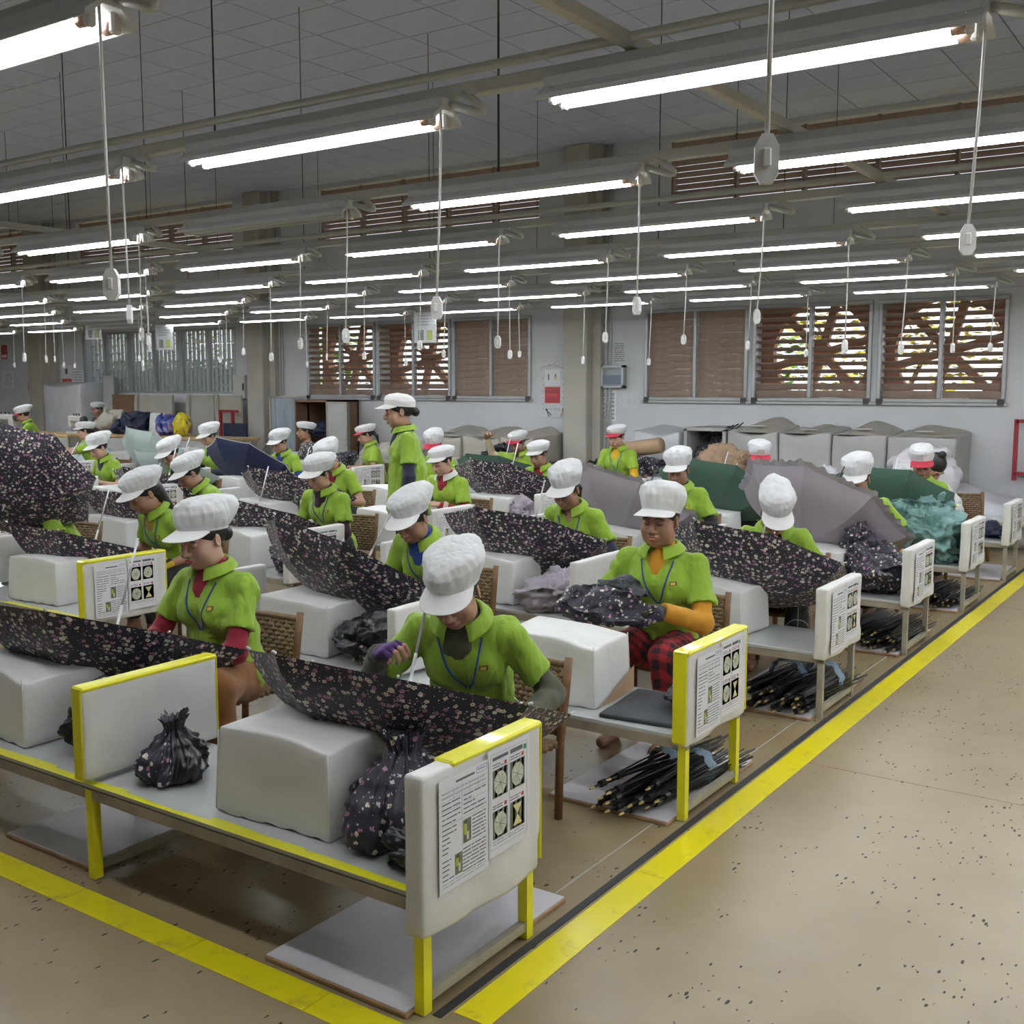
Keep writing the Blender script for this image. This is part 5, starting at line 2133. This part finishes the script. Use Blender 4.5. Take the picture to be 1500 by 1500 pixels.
tag(MB().add(*o).obj('folded_cloth', 'cloth_charcoal', None, True, loc=(-.25, 1.77, TZ + .001), rot=(0, 0, .1)), 'flat charcoal cloth folded on the bench by the second instruction panel', 'cloth')
heap('cloth_bundle', 'small floral bundle on the charcoal folded cloth', 'cloth', (-.14, 1.80, TZ + .018), (.16, .22, .13), FB, 21, .2)
heap('cloth_bundle', 'floral cloth held by the brown gloves of the seated worker', 'cloth', (-.70, 2.14, .55), (.44, .26, .17), FB, 22, .1, second=[('cloth_charcoal', (.26, .20, .12), (.03, .06, .10), 23)], lumps=2.2)
heap('cloth_bundle', 'black and floral cloth heap beside the box behind the crimson-sleeved worker', 'cloth', (-1.72, 1.72, TZ), (.30, .36, .27), BL, 24, .4, second=[(FB, (.22, .22, .18), (.04, -.06, 0), 25)])
heap('cloth_bundle', 'lilac cloth heap on the bench behind the mustard-sleeved worker', 'cloth', (-1.62, 3.24, TZ), (.44, .42, .25), 'cloth_lilac', 26, .3, ridge=.42, lumps=2.6)
heap('cloth_bundle', 'lilac cloth heap on the bench below the white-collared worker', 'cloth', (-3.98 + .02, 6.35, TZ), (.36, .36, .26), 'cloth_lilac', 27, .3, ridge=.42, lumps=2.6)
heap('cloth_bundle', 'large floral cloth heap on the bench before the lilac umbrella', 'cloth', (-.28, 4.82, TZ), (.46, .46, .34), FB, 28, .3, lumps=2.3, n=60)
heap('cloth_bundle', 'floral cloth fold standing on the bench heap before the lilac umbrella', 'cloth', (-.42, 4.88, TZ + .20), (.22, .24, .26), FB, 29, .3)
heap('cloth_bundle', 'tall teal cloth heap beside the fifth instruction panel', 'cloth', (-.34, 6.36, TZ), (.58, .54, .42), 'cloth_teal', 30, .2, ridge=.5, lumps=2.8, n=96)
heap('cloth_bundle', 'teal cloth folds on top of the tall teal heap', 'cloth', (-.42, 6.45, TZ + .26), (.44, .36, .24), 'cloth_teal', 31, .6, ridge=.55, lumps=2.6, n=80)
heap('cloth_bundle', 'navy cloth roll on the bench beyond the teal heap', 'cloth', (-.17, 7.86, TZ), (.24, .24, .15), 'bag_navy', 32, .3)
heap('cloth_bundle', 'black cloth bundle by the box of the forward-facing red-visored worker', 'cloth', (-1.66, 4.86, TZ), (.26, .28, .26), BL, 33, .3)
heap('cloth_bundle', 'floral cloth bundle by the box of the worker with plum sleeves', 'cloth', (-3.80, 3.26, TZ), (.28, .30, .26), FB, 34, .3)
heap('cloth_bundle', 'floral cloth bundle at the box of the worker with the ochre turtleneck', 'cloth', (-5.18, 1.74, TZ), (.30, .30, .24), BL, 35, .3, second=[(FB, (.2, .2, .14), (.05, -.08, 0), 36)])
heap('cloth_bundle', 'floral bundle in the basket space behind the upright floral umbrella', 'cloth', (-6.15, 3.30, TZ), (.3, .3, .24), FB, 37, .3)

# boards and frame piles on the floor under the benches
WH = ['by the front floor tape', 'under the second taped panel', 'under the bench of the green plaid worker', 'under the bench with the floral heap', 'under the bench with the teal heap', 'under the last visible bench']
for k in range(6):
    floor_board(-.56, -.045, k * SPACING - .04 * (k > 0) - .035, k * SPACING + .74, 'white-faced board on the floor ' + WH[k])
floor_board(-1.95, -1.45, .03, .74, 'white-faced board on the floor behind the taped divider leg')
frame_pile(-.19, 1.78, .0175, 14, .24, .10, 41, WH[1], 2, -5)
frame_pile(-.22, 3.32, .0175, 24, .34, .09, 42, WH[2], 2, -3)
frame_pile(-.22, 4.84, .0175, 26, .34, .08, 43, WH[3], 0, -2)
frame_pile(-.22, 6.36, .0175, 22, .34, .08, 44, WH[4], 0, -2)

# basins on the floor beside the crimson-sleeved worker
def basin(label, mat, loc, r, h):
    prof = [(.0, .004), (r * .72, .004), (r * .98, h), (r * 1.08, h), (r * 1.08, h - .012), (r * 1.0, h - .012), (r * .76, 0), (0, 0)]
    tag(MB().lathe(prof, 28).obj('basin', mat, None, True, loc=loc), label, 'basin')


basin('periwinkle blue plastic basin beside the box of the purple-gloved worker', 'basin_blue', (-1.14, .74, .26), .115, .13)
basin('dark grey plastic basin beneath the blue one', 'basin_grey', (-1.27, .84, .20), .15, .12)
t = thing('low_stool', 'low wooden stool carrying the plastic basins', 'stool', (-1.22, .80, 0))
MB().box((-.20, -.15, .17), (.20, .15, .199), bev=.004).obj('seat', 'chair_wood', t)
for sx in (-1, 1):
    for sy in (-1, 1):
        MB().box((sx * .17 - .015, sy * .12 - .015, 0), (sx * .17 + .015, sy * .12 + .015, .17)).obj('leg', 'chair_wood', t)

# ---------------------------------------------------------------- along the back wall
def bin_box(name, label, x0, x1, y0, y1, h, mat, seed, top=None, slump=.03, cat='bin'):
    def shape(p, t):
        p.x += .006 * math.sin(t[2] * 9 + seed)
        if t[2] > .95:
            p.z += (.05 * t[1] - slump * math.sin(t[0] * PI) * (1 - t[1])) + .015 * math.sin(t[0] * 6 + seed)
        return p
    w, d = (x1 - x0) / 2, (y1 - y0) / 2
    t = thing(name, label, cat, ((x0 + x1) / 2, (y0 + y1) / 2, 0))
    vs, fs = soft_box((-w, -d, .001), (w, d, h), (12, 6, 12), .02, .008, 3, seed, shape)
    MB().add(vs, fs).obj('cover', mat, t, True)
    if top:
        MB().grid(13, 7, lambda u, v: (-w + 2 * w * u, -d + .05 + (2 * d - .06) * v, h - .004 + top * math.sin(PI * u) ** .6 * v ** .8 + .012 * math.sin(u * 9 + seed) * v)).obj('top_sheet', 'cover_beige', t, True)
        MB().box((-.09, -d + .10, h + .055 * top / .15 + .012), (.09, -d + .20, h + .055 * top / .15 + .016)).obj('paper_tag', 'paper', t)
    return t


bin_box('silver_bin', 'bin under a crinkled silver sheet beside the open dark bin', -4.82, -4.2, 10.1, 10.85, 1.03, 'cover_silver', 1)
b = thing('rack_bin', 'open shelf bin filled with black floral rods and cloth', 'bin', (-3.86, 10.48, 0))
m = MB()
m.box((-.27, -.38, 0), (-.23, .38, 1.08)).box((.23, -.38, 0), (.27, .38, 1.08)).box((-.27, .34, 0), (.27, .38, 1.08)).box((-.27, -.38, .40), (.27, .38, .44)).box((-.27, -.38, 1.06), (.27, .38, 1.10))
m.obj('carcass', 'cover_grey', b)
heap('cloth_bundle', 'dark floral cloth stuffed into the open shelf bin', 'cloth', (-3.86, 10.40, .44), (.50, .66, .60), FB, 61, n=48)
for i in range(5):
    tag(MB().tube([(-3.98 + .1 * i, 10.3, .98 + .02 * i), (-3.66 + .06 * i, 10.22, 1.10 + .016 * i)], .008, 5).obj('loose_rod', 'rod_black'), 'black rod sticking out on top of the open shelf bin', 'rod', 'rods on the open shelf bin')
for i, (x0, x1, tp) in enumerate(((-3.56, -2.95, .16), (-2.93, -2.33, .08), (-2.31, -1.72, .13), (-1.70, -1.00, .10))):
    bin_box('covered_bin', 'grey fabric-covered bin against the wall, %s from the open dark bin' % ('next', 'second', 'third', 'fourth')[i], x0, x1, 10.1, 10.86, 1.06, 'cover_grey', i + 2, top=tp)
o = soft_box((-.62, -.55, .001), (.62, .55, .62), (16, 14, 8), .10, .05, 2.2, 7, lambda p, t: Vector((p.x, p.y, p.z * (1 - .55 * t[0]))))
tag(MB().add(*o).obj('dust_sheet', 'cover_silver', None, True, loc=(-.62, 10.15, 0)), 'silver-grey dust sheet draped over goods by the red hose rack', 'sheet')
for i, (x, y, z, s) in enumerate(((-1.62, 9.6, 0, (.8, .6, .85)), (-1.25, 9.75, .35, (.9, .6, .75)))):
    heap('sack', ('lower', 'upper')[i] + ' white sack piled behind the worker with the star cap', 'sack', (x, y, z), s, 'bag_white', 70 + i, ridge=.16)
heap('sack', 'grey wrapped sack in front of the covered bins', 'sack', (-2.3, 9.75, .0), (.7, .5, .82), 'cover_silver', 73, ridge=.2)
t = thing('packing_table', 'white table with paper heap in front of the wall bins', 'table', (-3.6, 9.75, 0))
MB().box((-1.25, -.3, .50), (1.25, .3, .53)).obj('top', 'melamine', t)
for sx in (-1, 1):
    for sy in (-1, 1):
        MB().box((sx * 1.2 - .02, sy * .27 - .02, 0), (sx * 1.2 + .02, sy * .27 + .02, .50)).obj('leg', 'galv', t)
heap('paper_heap', 'crumpled brown paper heap on the white packing table', 'paper', (-3.42, 9.68, .53), (.7, .5, .36), 'brown_paper', 75, ridge=.6, lumps=3, n=56)
heap('cloth_bundle', 'black floral cloth pile below the brown roll near the pillar', 'cloth', (-4.42, 9.66, .53), (.55, .5, .26), FB, 76)
m = MB().tube([(-.26, 0, 0), (-.24, 0, 0), (.24, .03, .01), (.26, .03, .01)], [.08, .095, .095, .08], 16)
tag(m.obj('paper_roll', 'cardboard', None, True, loc=(-4.5, 9.72, .85), rot=(0, R(-8), 0)), 'brown wrapping-paper roll lying beside the silver-covered bin', 'roll')
for i, x in enumerate((-5.1, -5.45)):
    heap('cloth_bundle', ('black cloth heap beside the pillar', 'black cloth heap left of the yellow-sleeved worker')[i], 'cloth', (x, 9.7 - .4 * i, .36), (.4, .4, .36), BL, 78 + i)
# grey covered stock left of the pillar
for i, (x0, x1) in enumerate(((-8.15, -7.5), (-7.45, -6.85), (-6.82, -6.28))):
    bin_box('covered_bin', 'beige fabric-covered bin under the shut louvred window, %s from the pillar' % ('third', 'second', 'first')[i], x0, x1, 10.05, 10.8, .90, 'cover_beige', i + 12, top=.14)
heap('cloth_bundle', 'black rods and cloth heaped before the beige covered bins', 'cloth', (-6.2, 9.3, .55), (.6, .5, .36), BL, 81, ridge=.5, lumps=3)
t = thing('side_table', 'white side table below the beige covered bins', 'table', (-6.3, 9.3, 0))
MB().box((-.7, -.3, .52), (.7, .3, .55)).obj('top', 'melamine', t)
for sx in (-1, 1):
    MB().box((sx * .6 - .02, -.25, 0), (sx * .6 + .02, .25, .52)).obj('leg_frame', 'galv', t)
heap('dust_cover', 'low beige cover over goods behind the ponytailed worker', 'cover', (-8.55, 9.9, 0), (1.5, .9, .92), 'cover_beige', 82, ridge=.2)
heap('cloth_bundle', 'black and floral stock heap beside the ponytailed worker', 'cloth', (-8.75, 8.9, .36), (.55, .5, .36), FB, 83, ridge=.5, lumps=3)
# cabinet with an open door, grey curtain partition
c = thing('cabinet', 'tall brown cabinet with its grey door standing open', 'cabinet', (-10.45, 10.45, 0))
m = MB()
m.box((-.35, -.3, 0), (-.32, .4, 1.38)).box((.32, -.3, 0), (.35, .4, 1.38)).box((-.35, .37, 0), (.35, .4, 1.38)).box((-.35, -.3, 1.35), (.35, .4, 1.38)).box((-.35, -.3, .05), (.35, .4, .08))
m.obj('carcass', 'cabinet_brown', c)
d = MB().box((0, -.02, .04), (.50, .02, 1.36)).obj('door', 'cabinet_grey', c, loc=(.35, -.30, 0), rot=(0, 0, R(-8)))
m = MB()
for a, b_ in (((0, -.026, .04), (.035, .026, 1.36)), ((.465, -.026, .04), (.50, .026, 1.36)), ((0, -.026, .78), (.5, .026, .81)), ((0, -.026, 1.33), (.5, .026, 1.36))):
    m.box(a, b_)
m.obj('door_frame', 'galv', d)
heap('cloth_bundle', 'navy floral bags packed inside the open cabinet', 'cloth', (-10.42, 10.35, .08), (.62, .56, .78), FB, 85)
heap('cloth_bundle', 'navy bag on top of the floral bags inside the open cabinet', 'cloth', (-10.36, 10.35, .80), (.46, .46, .26), 'bag_navy', 86)
p = thing('partition', 'partition screen with a pale blue-grey curtain beside the cabinet', 'partition', (-11.2, 10.42, 0))
MB().grid(41, 6, lambda u, v: (-.40 + .80 * u, .025 * math.sin(u * 30) + .012 * math.sin(u * 13), .05 + 1.36 * v)).obj('curtain', 'curtain_blue', p, True)
m = MB().box((-.43, -.02, 0), (-.40, .02, 1.44)).box((.40, -.02, 0), (.43, .02, 1.44)).box((-.43, -.02, 1.41), (.43, .02, 1.44))
m.obj('frame', 'galv', p)


def red_rack(label, x, w, z0, z1, y):
    t = thing('hose_rack', label, 'rack', (x, y, 0))
    for s in (0, 1):
        MB().box((s * w - .022, -.02, z0), (s * w + .022, .02, z1)).obj('upright', 'red_paint', t)
    MB().box((0, -.02, z1 - .04), (w + .12, .02, z1)).obj('top_bar', 'red_paint', t)
    MB().box((0, -.02, z0 + .06), (w + .12, .10, z0 + .09)).obj('arm', 'red_paint', t)
    return t


red_rack('red steel frame fixed to the wall beside the pale partition boards', -12.80, .30, .62, 1.2, 10.40)
red_rack('red steel hose rack fixed to the white wall beyond the last window', -.53, .42, .58, 1.24, 10.78)
t = thing('back_board', 'dark slate board leaning by the red frame', 'board', (-12.0, 10.0, 0))
MB().box((-.27, -.01, .70), (.27, .01, 1.0)).obj('panel', 'bag_navy', t)
MB().box((-.25, -.02, 0), (.25, .0, .72)).obj('leg_frame', 'galv', t)
# draped partition boards
for i, (x0, x1, lab) in enumerate(((-16.0, -15.3, 'dark brown'), (-15.25, -14.25, 'beige draped'), (-13.05, -12.45, 'pale draped'), (-13.75, -13.1, 'grey draped'))):
    t = thing('partition_board', '%s partition board standing under the glazed strip window' % lab, 'partition', ((x0 + x1) / 2, 10.62 - .03 * i, 0))
    w = (x1 - x0) / 2
    MB().box((-w, -.02, 0), (w, .02, 1.44)).obj('board', 'cabinet_brown' if i == 0 else 'cover_beige', t)
    if i:
        MB().grid(9, 12, lambda u, v: (-w - .03 + .10 * u + .02 * math.sin(v * 7), -.03 - .02 * math.sin(u * 9), .75 + .70 * v)).obj('hanging_cloth', 'cover_beige', t, True)
# sewing tables, machines and goods at the far left
for i, (x0, x1, y, z) in enumerate(((-14.3, -11.2, 9.45, .80), (-17.6, -14.5, 9.0, .80))):
    t = thing('sewing_table', ('long wooden table piled with bags below the glazed window', 'wooden sewing table at the far wall')[i], 'table', ((x0 + x1) / 2, y, 0))
    w = (x1 - x0) / 2
    MB().box((-w, -.35, z - .04), (w, .35, z), bev=.004).obj('top', 'table_wood', t)
    MB().box((-w + .02, -.34, .05), (w - .02, -.32, z - .05)).obj('front_cloth', 'cover_grey', t)
    for sx in (-1, 1):
        MB().box((sx * (w - .05) - .03, -.3, 0), (sx * (w - .05) + .03, .3, z - .04)).obj('leg_frame', 'galv', t)
heap('cloth_bundle', 'navy cloth bag heap on the long wooden table', 'cloth', (-13.85, 9.45, .80), (.95, .5, .40), 'bag_navy', 91)
MBt = MB().box((-.17, -.01, 0), (.17, .01, .36))
tag(MBt.obj('white_board', 'paper_aged', None, loc=(-13.22, 9.40, .80), rot=(R(-8), 0, 0)), 'small pale board between the navy heap and blue bags', 'board')
for i in range(4):
    heap('printed_bag', 'blue printed bag standing on the long wooden table', 'bag', (-13.05 + .16 * i, 9.42, .80), (.22, .30, .40), 'bag_print', 93 + i, ridge=.2, group='blue printed bags on the long table', n=24)
heap('yellow_bag', 'bright yellow bag leaning beside the blue printed bags', 'bag', (-12.55, 9.38, .80), (.28, .3, .42), 'bag_yellow', 98, ridge=.2)
heap('draped_machine', 'sewing machine under a grey cloth on the wooden table', 'machine', (-14.55, 9.55, .80), (.85, .5, .46), 'cover_beige', 99, ridge=.14)


def sewing_machine(label, x, y, z, yaw):
    t = thing('sewing_machine', label, 'machine', (x, y, z), (0, 0, R(yaw)))
    MB().box((-.24, -.09, 0), (.24, .09, .03), bev=.006).obj('bed', 'machine_white', t)
    m = MB().box((.12, -.06, .03), (.24, .06, .24), bev=.015).box((-.24, -.055, .20), (.24, .055, .30), bev=.02).box((-.24, -.05, .11), (-.15, .05, .22), bev=.012)
    m.obj('arm', 'machine_white', t)
    MB().tube([(.24, 0, .24), (.29, 0, .24)], .06, 16).obj('handwheel', 'dark_metal', t, True)
    m = MB()
    for k in range(3):
        m.tube([(-.1 + .1 * k, 0, .30), (-.1 + .1 * k, 0, .34)], .012, 8)
    m.tube([(-.195, 0, .03), (-.195, 0, .12)], .004, 6)
    m.obj('thread_posts', 'dark_metal', t)


sewing_machine('white sewing machine before the red-visored operator', -16.7, 8.9, .80, 10)
sewing_machine('white sewing machine beside the black lamp arm', -14.75, 9.0, .80, -10)
bin_box('silver_box', 'tall box under a silver sheet below the wall notices', -17.7, -16.55, 10.3, 10.85, 1.62, 'cover_silver', 21, cat='box')
MBt = MB().box((0, 0, 0), (.32, .03, .34))
tag(MBt.obj('carton', 'cabinet_grey', None, loc=(-16.4, 10.7, 1.45)), 'grey carton beside the silver-covered box', 'box')
t = thing('carton_stand', 'grey stand below the small carton', 'stand', (-16.24, 10.72, 0))
MB().box((-.17, -.03, 0), (.17, .06, 1.45)).obj('body', 'cover_grey', t)
heap('pale_cover', 'pale sheet over stock between the mint umbrella and the sewing table', 'cover', (-11.6, 8.55, 0), (1.7, .8, .78), 'cloth_pale', 100, ridge=.25)
heap('pale_cover', 'mint cloth lying over the bench before the sewing operator', 'cover', (-13.6, 8.45, .0), (1.4, .8, .8), 'cloth_mint', 101, ridge=.25)

# ---------------------------------------------------------------- notices and fittings on the wall
def notice(label, x0, x1, z0, z1, base, lines=None, y=YB - .004, seed=1, ink='ink', cat='sign', marks=()):
    m = MB().box((x0, y, z0), (x1, y + .003, z1), 0)
    rg = random.Random(seed)
    w, h = x1 - x0, z1 - z0
    if lines:
        z = z1 - h * .1
        while z > z0 + h * .08:
            x = x0 + w * .12
            while x < x1 - w * .15:
                l = min(rg.uniform(.1, .3) * w, x1 - w * .1 - x)
                m.box((x, y - .001, z - lines * .4), (x + l, y, z), 1)
                x += l + .05 * w
            z -= lines
    for (a, b, c, d, mi) in marks:
        m.box((x0 + a * w, y - .0015, z0 + c * h), (x0 + b * w, y, z0 + d * h), mi)
    return tag(m.obj('wall_notice', [base, ink, 'ink_red', 'paper', 'photo_cream', 'ink_light']), label, cat)


notice('green evacuation sign with pale arrow symbol beside the pillar', -5.77, -5.69, 2.19, 2.42, 'sign_green', marks=((.25, .75, .12, .5, 5), (.38, .62, .2, .42, 0), (.3, .7, .62, .66, 5), (.3, .7, .72, .76, 5)))
notice('tall laminated notice above the glass wall case', -5.57, -5.38, 1.90, 2.19, 'paper_aged', .028, seed=4)
notice('two-column picture notice below the glass wall case', -5.79, -5.52, 1.13, 1.54, 'paper', .03, seed=5, ink='ink_light', marks=[(.24, .36, .06 + .15 * k, .15 + .15 * k, 1) for k in range(6)] + [(.76, .92, .05 + .13 * k, .13 + .13 * k, 1) for k in range(7)])
notice('blank sheet in a clear sleeve beside the picture notice', -5.49, -5.18, 1.31, 1.54, 'paper_aged')
c = thing('glass_case', 'grey framed glass wall case holding a blue packet', 'case', (-5.54, YB, 1.72))
m = MB().box((-.17, -.09, -.15), (-.14, 0, .15)).box((.14, -.09, -.15), (.17, 0, .15)).box((-.17, -.09, .12), (.17, 0, .15)).box((-.17, -.09, -.15), (.17, 0, -.12)).box((-.17, -.01, -.15), (.17, 0, .15))
m.obj('case', 'alu', c)
MB().box((-.14, -.07, -.10), (.14, -.012, .02)).obj('packet', 'bag_blue', c)
MB().box((-.10, -.05, .02), (.12, -.012, .09)).obj('papers', 'paper_aged', c)
MB().box((-.14, -.088, -.12), (.14, -.085, .12)).obj('glass_front', 'glass', c)
# tool pegboard
p = thing('pegboard', 'white tool pegboard with red notice beside the pillar', 'board', (-6.73, YB, 1.16))
MB().box((0, -.018, 0), (.52, 0, .78), bev=.003).obj('board', 'paper_aged', p)
m = MB()
for i in range(2):
    for j in range(5):
        for x in (.055 + .0 * i, .385, .43)[0:3]:
            m.tube([(x, -.0195, .10 + .09 * j + .08), (x, -.018, .10 + .09 * j + .08)], .007, 8)
for i in range(8):
    m.tube([(.06 + .045 * i, -.0195, .115), (.06 + .045 * i, -.018, .115)], .007, 8)
m.obj('peg_holes', 'ink', p)
m = MB().box((.09, -.024, .20), (.335, -.019, .42), 0)
m.box((.11, -.0255, .355), (.315, -.024, .37), 1).box((.12, -.0255, .30), (.30, -.024, .325), 2).box((.11, -.0255, .265), (.315, -.024, .272), 1)
m.obj('red_notice', ['sign_red', 'ink', 'ink_red'], p)
m = MB().box((.09, -.024, .44), (.35, -.019, .66), 0).box((.14, -.0255, .52), (.16, -.024, .60), 1).box((.24, -.0255, .52), (.29, -.024, .56), 2).box((.255, -.0255, .56), (.275, -.024, .60), 1)
m.obj('photo_notice', ['paper', 'ink', 'photo_cream'], p)
for (x, a, mt) in ((.10, -35, 'dark_metal'), (.33, 12, 'copper_cap')):
    g = thing('pliers', ('black' if mt == 'dark_metal' else 'orange') + '-handled pliers hanging on the pegboard', 'tool', (-6.73 + x + .05, YB - .024, 1.16 + .06), (0, R(a), 0))
    for s in (-1, 1):
        MB().tube([(s * .022, 0, -.05), (s * .014, 0, -.01), (0, 0, .03)], .006, 6).obj('handle', mt, g, True)
        MB().tube([(0, 0, .03), (-s * .008, 0, .05), (0, 0, .075)], .006, 6).obj('jaw', 'dark_metal', g, True)
for i in range(2):
    m = MB().tube([(-.19, 0, 0), (0, 0, .06), (.19, 0, 0), (-.19, 0, 0)], .006, 6).tube([(0, 0, .06), (.0, 0, .085), (.02, 0, .10), (.035, 0, .085)], .005, 6)
    tag(m.obj('coat_hanger', 'switch_plastic', None, True, loc=(-6.50 + .12 * i, YB - .03 - .012 * i, 1.84 - .01 * i), rot=(0, R(5 + 14 * i), 0)), 'white plastic coat hanger hooked over the pegboard', 'hanger', 'hangers on the pegboard')
# left end of the wall
notice('white notice sheet on the far left wall', -20.1, -19.7, 1.55, 1.88, 'paper', .035, seed=6, ink='ink_light')
notice('red and white safety poster on the far left wall', -20.1, -19.87, 2.15, 2.44, 'sign_red', marks=((.1, .9, .1, .3, 3), (.2, .4, .45, .6, 1), (.6, .8, .45, .6, 1)))
notice('grey notice beside the far pillar', -19.2, -18.95, 1.72, 2.0, 'paper_aged', .04, seed=7)
notice('white and red picture notice above the silver-covered box', -18.05, -17.65, 1.66, 2.0, 'paper', marks=((.1, .9, .02, .22, 2), (.4, .6, .5, .8, 1)))
notice('tilted white sheet above the silver-covered box', -17.62, -17.28, 1.64, 1.9, 'paper', .05, seed=8, ink='ink_light', y=YB - .012)
notice('line drawing notice by the grey fuse box', -12.68, -12.43, 1.79, 2.06, 'paper_aged', .03, seed=9)
f = thing('fuse_box', 'pale metal fuse box on the wall beside the glazed window', 'fuse box', (-12.80, YB, 1.58))
MB().box((-.15, -.10, -.20), (.15, 0, .20), bev=.006).obj('body', 'machine_white', f)
MB().box((.10, -.112, -.06), (.13, -.10, .06)).obj('latch', 'dark_metal', f)
f = thing('call_point', 'red fire call point on the grey box near the far pillar', 'alarm', (-19.0, YB, 1.55))
MB().box((-.09, -.06, -.16), (.09, 0, .16), bev=.005).obj('body', 'cover_grey', f)
MB().box((-.07, -.075, -.04), (.07, -.06, .10), bev=.004).obj('red_cover', 'sign_red', f)
# hanging row signs
for i, (x, y, z, lab) in enumerate(((-6.78, 8.42, 2.30, 'hanging clear sleeve with a printed sign over the standing woman'), (-11.66, 8.42, 2.30, 'hanging printed sign over the long wooden table'), (-13.35, 8.42, 2.42, 'small hanging clear sleeve near the sewing operators'))):
    t = thing('hanging_sign', lab, 'sign', (x, y, z), (0, 0, R(20)))
    h = .18 if i < 2 else .11
    m = MB().box((-.14, -.002, -h), (.14, .002, h), 0)
    rg = random.Random(i)
    for k in range(4):
        m.box((-.10, -.004, h - .05 - .035 * k), (rg.uniform(.02, .11), -.002, h - .032 - .035 * k), 1)
    m.box((-.09, -.004, -h + .03), (-.02, -.002, -h + .15), 2).box((.02, -.004, -h + .03), (.09, -.002, -h + .15), 3)
    m.obj('sheet', ['paper_aged', 'ink_light', 'photo_olive', 'photo_lime'], t)
    MB().box((-.15, -.006, -h - .01), (.15, -.005, h + .01)).obj('sleeve', 'clear_plastic', t)
    for s in (-1, 1):
        MB().tube([(s * .12, 0, h), (s * .12, 0, 2.62 - z)], .002, 4).obj('string', 'cord', t)
